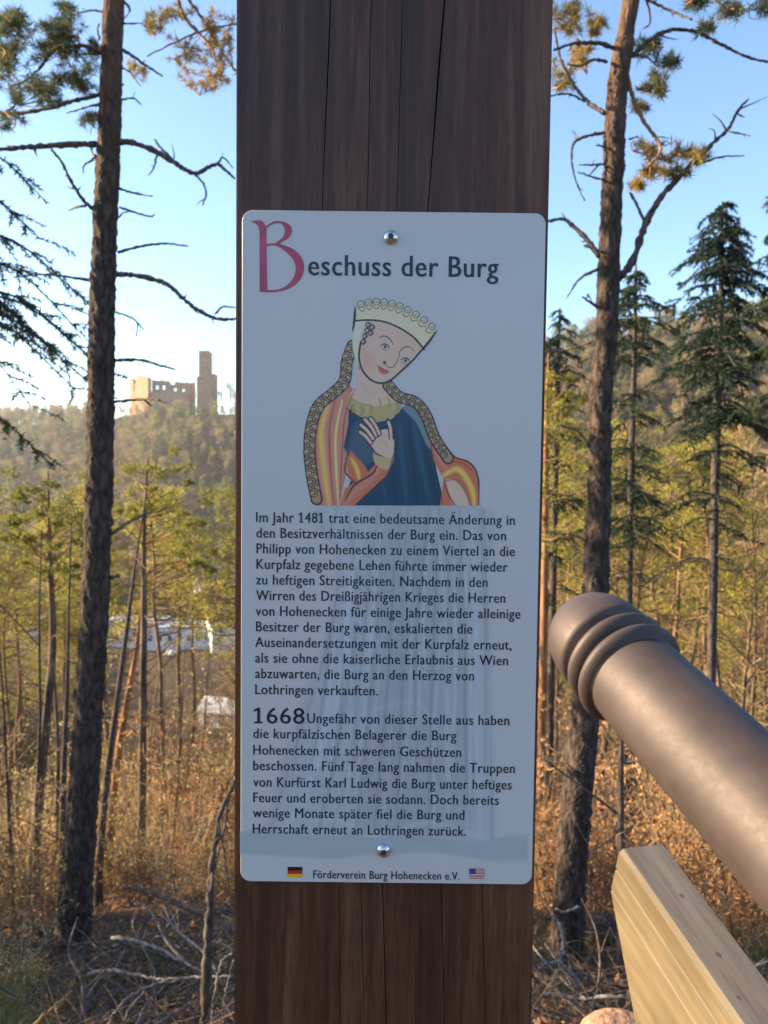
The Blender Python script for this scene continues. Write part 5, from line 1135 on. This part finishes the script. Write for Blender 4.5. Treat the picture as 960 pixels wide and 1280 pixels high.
spruce([(-62, -40, 20), (-66, 300, 24), (-70, 600, 27), (-74, 900, 30), (-78, 1120, 36)], 7.4, 'spruce outside the left edge, its hanging boughs reach into view', 0, 25,
       [(185, 60, 110, 3, .5), (255, 60, 130, 5, .7), (285, 60, 160, 6, .9), (330, 60, 185, 6, .9), (372, 60, 185, 6, .8), (405, 60, 195, 5, .8), (440, 60, 190, 4, .6), (520, 60, 185, 4, .9), (540, 60, 190, 3, .8)], hang=.42, nd_=.9)

# single slim stems that stand out against the valley
def stem(name, pts, Y, label, mat_, crown=None, twigs=5, cat='tree', seed=1):
    rng = np.random.default_rng(seed)
    t, base, S, Lr = near_trunk(name, pts, Y, label, mat_, seg=10, n=50, rough=.06)
    mb = MB(); C = MB()
    for q in range(twigs):
        i = 8 + int(rng.random() * 36); a = rng.random() * 6.28; l = (.5 + 1.2 * rng.random()); d = np.array([math.cos(a), math.sin(a), .35 * rng.normal() + .2])
        B = spline([S[i], S[i] + d * l * .5 + rng.normal(size=3) * .06, S[i] + d * l + [0, 0, -.1]], 8); tube(mb, B - np.array(base), np.linspace(.012, .003, 8), 4)
        tris_along(C, B - np.array(base), 16, .25, .006, .5, rng)
    mb.build('branch', mat_, t); C.build('twigs', M['twig'], t)
    if crown:
        T = MB(); K = MB()
        for (px, py, rr) in crown:
            for q in range(12):
                c = np.array(at(px + rng.normal() * rr * .7, py + rng.normal() * rr * .45, Y + rng.normal() * .8)); cloud(K, c - np.array(base), rr * Y / FPX * (.18 + .2 * rng.random()), 90, .032, rng, flat=.6)
                j_ = int(np.argmin(np.abs(S[:, 2] - (c[2] - .5)))); j_ = max(j_, 1); tube(T, spline([S[j_], (S[j_] + c) / 2 + rng.normal(size=3) * .1, c], 6) - np.array(base), np.linspace(.012, .004, 6), 3)
        K.build('crown', M['needle_mid'], t); T.build('bough', M['bark_red'], t)
    return t
stem('pine_tree', [(60, 588, 2), (62, 690, 6), (66, 800, 9), (58, 900, 11), (48, 1000, 13), (42, 1090, 15)], 14, 'slim leaning pine left of the thick pine, sun on its left side', M['bark_mid'], [(40, 620, 36), (90, 650, 36), (20, 670, 30), (70, 700, 30)], 7, seed=1)
stem('pine_tree', [(185, 572, 2), (180, 660, 5), (180, 760, 8), (179, 860, 9), (178, 960, 10), (176, 1085, 12)], 15.5, 'straight slim pine right of the thick pine, pale strip of sunlight along it', M['bark_mid'], [(190, 600, 34), (230, 650, 34), (165, 640, 30), (240, 700, 26)], 8, seed=2)
stem('bare_tree', [(184, 610, 1), (170, 700, 3), (158, 790, 6), (146, 880, 7), (134, 970, 8), (124, 1085, 10)], 12, 'dark stem leaning right just right of the thick pine', M['deadwood'], None, 7, seed=3)
stem('bare_tree', [(182, 690, 1), (172, 800, 5), (158, 880, 8), (147, 950, 9), (139, 1030, 10), (134, 1090, 12)], 17, 'sunlit pale stem between the dark leaning stem and the straight slim pine', M['bark_red'], None, 5, seed=4)  # the sun on this stem is painted by its orange bark colour
stem('bare_tree', [(90, 640, 1), (86, 760, 3), (84, 860, 5), (80, 960, 7), (77, 1090, 9)], 12.5, 'thin dark stem close to the left of the thick pine', M['bark_spruce'], None, 7, seed=5)
stem('bare_tree', [(52, 660, 1), (49, 780, 2.6), (50, 900, 4), (46, 1010, 6), (44, 1085, 7)], 13.5, 'very thin upright stem beside the slim leaning pine', M['bark_spruce'], None, 5, seed=6)
stem('bare_tree', [(-4, 760, 1), (4, 880, 2.5), (8, 960, 3.5), (12, 1030, 5), (16, 1100, 6)], 12, 'thin curved stem at the left edge', M['bark_spruce'], None, 5, seed=7)
stem('bare_tree', [(60, 700, 1), (66, 820, 3), (72, 920, 4.5), (72, 1000, 6), (73, 1090, 8)], 15, 'thin pale stem between the slim leaning pine and the thick pine', M['bark_mid'], None, 5, seed=8)
stem('bare_tree', [(232, 800, .8), (227, 890, 2), (223, 960, 3), (218, 1030, 4), (214, 1078, 5)], 16, 'thin sapling halfway between the thick pine and the post', M['bark_mid'], None, 7, seed=9)
stem('bare_tree', [(262, 810, .8), (256, 900, 2), (250, 960, 3), (243, 1020, 3.6), (240, 1075, 4.5)], 18, 'thin pale sapling nearer the post, seen against the sunlit thicket', M['bark_mid'], None, 6, seed=10)
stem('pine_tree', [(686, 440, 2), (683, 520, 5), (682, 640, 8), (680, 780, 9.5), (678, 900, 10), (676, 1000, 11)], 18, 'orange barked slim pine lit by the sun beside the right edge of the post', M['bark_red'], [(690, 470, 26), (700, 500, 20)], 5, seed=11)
stem('bare_tree', [(772, 740, 1), (776, 880, 4), (776, 980, 8), (776, 1100, 10), (776, 1225, 13)], 6.0, 'short dark stem rising behind the timber bed of the cannon', M['deadwood'], None, 3, seed=12)

# ------------------------------------------------------------------ brushwood, grass and debris on the near slope
def stick(px, py, Y, ln, az, pitch, r0, mat_, tone, side, seed=0, forks=3, curve=.15):
    rng = np.random.default_rng(seed); g = at(px, py, Y); x, y = g.x, g.y
    d = np.array([math.cos(az) * math.cos(pitch), math.sin(az) * math.cos(pitch), math.sin(pitch)]); c = np.array([x, y, float(hz(x, y)) + .05])
    P = [c, c + d * ln * .35 + rng.normal(size=3) * curve * .3 * ln, c + d * ln * .7 + rng.normal(size=3) * curve * .3 * ln, c + d * ln]
    P = [np.array([q[0], q[1], max(q[2], float(hz(q[0], q[1])) + .03)]) for q in P]
    S = spline(P, 16); mb = MB(); tube(mb, S - c, np.linspace(r0, r0 * .35, 16), 7)
    for k in range(forks):
        i = 4 + int(rng.random() * 10); e = d + rng.normal(size=3) * .6; e[2] = abs(e[2]) * .7; e /= np.linalg.norm(e); l = ln * (.15 + .25 * rng.random())
        tube(mb, spline([S[i], S[i] + e * l * .5, S[i] + e * l + [0, 0, -.05 * l]], 6) - c, np.linspace(r0 * .45, r0 * .15, 6), 5)
    o = mb.build('fallen_branch', mat_, None, True); o.location = tuple(c)
    tag(o, f'{tone} fallen branch in the brushwood on the slope {side} of the post', 'branch', f'{tone} fallen branches {side} of the post'); return o
rnd = random.Random(12)
for k in range(60):
    left = k % 3 != 0
    px = rnd.uniform(-20, 300) if left else rnd.uniform(660, 940); Y = rnd.uniform(3.6, 7.5)
    stick(px, 1200, Y, rnd.uniform(.5, 1.5), rnd.uniform(0, 6.28), rnd.uniform(-.25, .3), rnd.uniform(.006, .017), *((M['greywood'], 'bleached grey') if rnd.random() < .4 else (M['deadwood'], 'dark brown')), 'left' if left else 'right', seed=200 + k)
def fixed_stick(pts, Y, dY, w0, w1, mat_, label, name='fallen_branch', cat='branch', extra=()):
    c = np.array(at(*pts[0], Y)); mb = MB()
    for (pp, a, b_) in [(pts, w0, w1)] + list(extra):
        P = [tuple(at(px, py, Y + dY * i / (len(pp) - 1))) for i, (px, py) in enumerate(pp)]
        S = spline(P, 8 * len(pp)); S[1:-1] += RNG.normal(size=(len(S) - 2, 3)) * .003; rr = np.linspace(a, b_, len(S)) * Y / FPX / 2; tube(mb, S - c, rr * (1 + .15 * RNG.normal(size=len(S)).clip(-1.5, 1.5)), 8)
    o = mb.build(name, mat_, None, True); o.location = tuple(c); tag(o, label, cat); return o
fixed_stick([(256, 1290), (258, 1220), (262, 1150), (264, 1090), (270, 1050), (276, 1015), (288, 990), (296, 970)], 3.6, .2, 13, 3.5, M['bark_spruce'], 'knobbly dead sapling standing upright left of the post', 'dead_sapling', 'sapling', [([(262, 1120), (268, 1085), (274, 1060)], 6, 3), ([(270, 1052), (280, 1040), (283, 1010), (288, 995)], 4, 2), ([(274, 1030), (283, 1080), (286, 1120)], 3, 1.5)])
fixed_stick([(155, 1108), (190, 1116), (225, 1130), (262, 1146), (300, 1166), (330, 1180)], 5.4, -.4, 5, 9, M['deadwood'], 'long dark branch arching from the thick pine towards the post')
fixed_stick([(140, 1172), (165, 1175), (195, 1184), (225, 1200), (262, 1218)], 5.0, -.4, 5, 2.5, M['greywood'], 'curved pale branch below the long dark arching branch')
fixed_stick([(110, 1217), (140, 1213), (165, 1218), (200, 1224), (240, 1222), (292, 1220)], 4.4, -.2, 4.5, 3, M['greywood'], 'thin pale branch lying over the dark heap')
fixed_stick([(132, 1292), (145, 1265), (165, 1244), (195, 1230), (222, 1226)], 3.9, .2, 5, 3, M['greywood'], 'pale bent branch at the bottom of the dark heap', extra=[([(150, 1290), (162, 1262), (180, 1240)], 4, 2), ([(168, 1290), (182, 1258), (205, 1232)], 3.6, 2), ([(182, 1290), (215, 1268), (245, 1250)], 3.6, 2.4)])
fixed_stick([(38, 1285), (62, 1262), (90, 1238)], 3.9, .2, 4, 2, M['brush'], 'greenish thin twig slanting up at the bottom left')
fixed_stick([(264, 1290), (268, 1245), (276, 1205), (290, 1190)], 3.8, .1, 4, 2, M['greywood'], 'thin pale twig beside the dead sapling near the post', extra=[([(276, 1290), (282, 1240), (292, 1200)], 3, 1.8)])
fixed_stick([(690, 1142), (701, 1160), (704, 1185), (700, 1202), (712, 1216), (728, 1236)], 5.4, -.3, 4, 6, M['greywood'], 'pale hooked branch at the foot of the crooked pine', extra=[([(700, 1202), (682, 1205), (672, 1212)], 4, 2.5), ([(724, 1134), (706, 1140), (695, 1136)], 3, 1.6)])
c = fixed_stick([(699, 1203), (711, 1217), (728, 1235)], 5.25, -.1, 5, 7, M['cutwood'], 'split yellow piece of branch at the foot of the crooked pine', 'split_branch')
fixed_stick([(697, 1212), (692, 1224), (688, 1234)], 5.25, -.1, 4, 5, M['cutwood'], 'short split yellow stub beside the longer split piece', 'split_branch')
fixed_stick([(715, 1212), (745, 1224), (780, 1232), (812, 1236)], 5.2, -.2, 5, 4, M['deadwood'], 'dark root like branch between crooked pine and timber bed')
fixed_stick([(680, 1240), (720, 1248), (770, 1246), (805, 1250)], 4.4, -.2, 5, 4, M['greywood'], 'greyish branch low between post and timber bed')
fixed_stick([(930, 1200), (950, 1206), (975, 1204)], 5.2, -.1, 5, 4, M['deadwood'], 'dark branch on the ground at the right edge')
fixed_stick([(-10, 1168), (8, 1158), (22, 1142)], 5.6, -.1, 5, 2, M['deadwood'], 'dark forked branch at the left edge')
# tangle of fine dead twigs, dry leaves and grass: nobody could count them
rng = np.random.default_rng(55); TW = MB(); LF = MB(); GR = MB()
def rand_ground(n, azr, rr):
    a = np.radians(rng.uniform(*azr, n)); r = rng.uniform(rr[0], rr[1], n); x, y = r * np.sin(a), r * np.cos(a); return np.column_stack([x, y, hz(x, y)])
for azr, n in (((-30, -7), 1500), ((7, 30), 900)):
    for c in rand_ground(n, azr, (3.2, 9)):
        a = rng.random() * 6.28; l = .15 + .5 * rng.random(); e = c + [math.cos(a) * l, math.sin(a) * l, .05 + l * .5 * rng.random()]; c = c + [0, 0, .03]
        tube(TW, spline([c, (c + e) / 2 + rng.normal(size=3) * .05, e], 5), np.linspace(.0045, .0018, 5), 3, cap=False)
tag(TW.build('dead_twigs', M['deadwood']), 'tangle of fine dead twigs over the near slope', kind='stuff')
P = np.vstack([rand_ground(8000, (-32, 32), (3, 14)), rand_ground(9000, (-32, 32), (14, 34))]); n = len(P)
d = rng.normal(size=(n, 3)); d /= np.linalg.norm(d, axis=1)[:, None]; s = np.cross(d, rng.normal(size=(n, 3))); s /= np.linalg.norm(s, axis=1)[:, None]; sz = (.025 + .03 * rng.random(n))[:, None]; P[:, 2] += .02 + .04 * rng.random(n)
LF.quads(np.stack([P - d * sz, P - s * sz * .5, P + d * sz, P + s * sz * .5], 1).reshape(-1, 3), np.arange(n * 4).reshape(-1, 4))
tag(LF.build('leaf_litter', M['leaf_dry']), 'dry brown leaves scattered over the slope', kind='stuff')
for azr, rr, n, h_ in (((-29, -24), (4.3, 6.4), 260, .2), ((-24, -8), (4.2, 8), 260, .12), ((8, 28), (4.5, 9), 260, .11), ((22, 28), (8, 12), 500, .18)):
    for c in rand_ground(n, azr, rr):
        m_ = 5; dd = rng.normal(size=(m_, 3)) * .5; dd[:, 2] = 1; b0 = c + rng.normal(size=(m_, 3)) * [.03, .03, 0]; h = h_ * (.5 + rng.random((m_, 1))); w = np.array([[.004, 0, 0]])
        GR.add(np.stack([b0 - w, b0 + w, b0 + dd * h], 1).reshape(-1, 3), np.arange(m_ * 3).reshape(-1, 3))
tag(GR.build('grass', M['grass']), 'thin grass tufts on the near slope', kind='stuff')
# bushes and young conifers one can point at
def bush(kind, k, px, Y, s, label, cat='bush'):
    g = at(px, 1100, Y); return plant(kind, k, g.x, Y, s, label, cat, None)
bush('birch', 2, 18, 5.4, .42, 'bright green small bush in the sun at the lower left edge')
bush('brush', 0, 30, 9.5, .7, 'rust coloured bush left of the foot of the thick pine')
bush('brush', 2, 178, 11, .8, 'orange leaved bush right of the thick pine in the sun')
bush('brush', 1, 245, 12, .7, 'brownish bush nearest the post on the left')
bush('brush', 0, 745, 8.4, .9, 'orange bush directly behind the crooked pine')
bush('brush', 1, 690, 9.0, .9, 'orange bush between the post and the crooked pine')
bush('brush', 1, 860, 9.5, 1.0, 'orange leaved bush behind the far end of the timber bed')
bush('brush', 0, 925, 8.5, .9, 'orange brown bush below the cannon barrel at the right')
stp = thing('tree_stump', 'dark mossy stump behind the crooked pine, left of the timber bed', 'stump', tuple(at(752, 1190, 7.2)))
mb = MB(); tube(mb, [(0, 0, -.5), (0, 0, .1), (.02, 0, .32)], [.16, .12, .10], 14, disp=1 + .12 * np.random.default_rng(2).normal(size=(3, 14))); mb.build('trunk', M['bark_pine'], stp, True)

# ------------------------------------------------------------------ the air
HZ = MB(); box(HZ, (-720, -60, -52), (720, 720, 62))
m, nt, out = newmat('valley_haze'); v = nd(nt, 'ShaderNodeVolumePrincipled'); v.inputs['Color'].default_value = (.95, .96, 1, 1); v.inputs['Density'].default_value = 0.00028; v.inputs['Anisotropy'].default_value = .55
nt.links.new(v.outputs[0], out.inputs['Volume'])
if True:
    o = HZ.build('haze', m); tag(o, 'thin bright haze lying over the valley', kind='stuff')
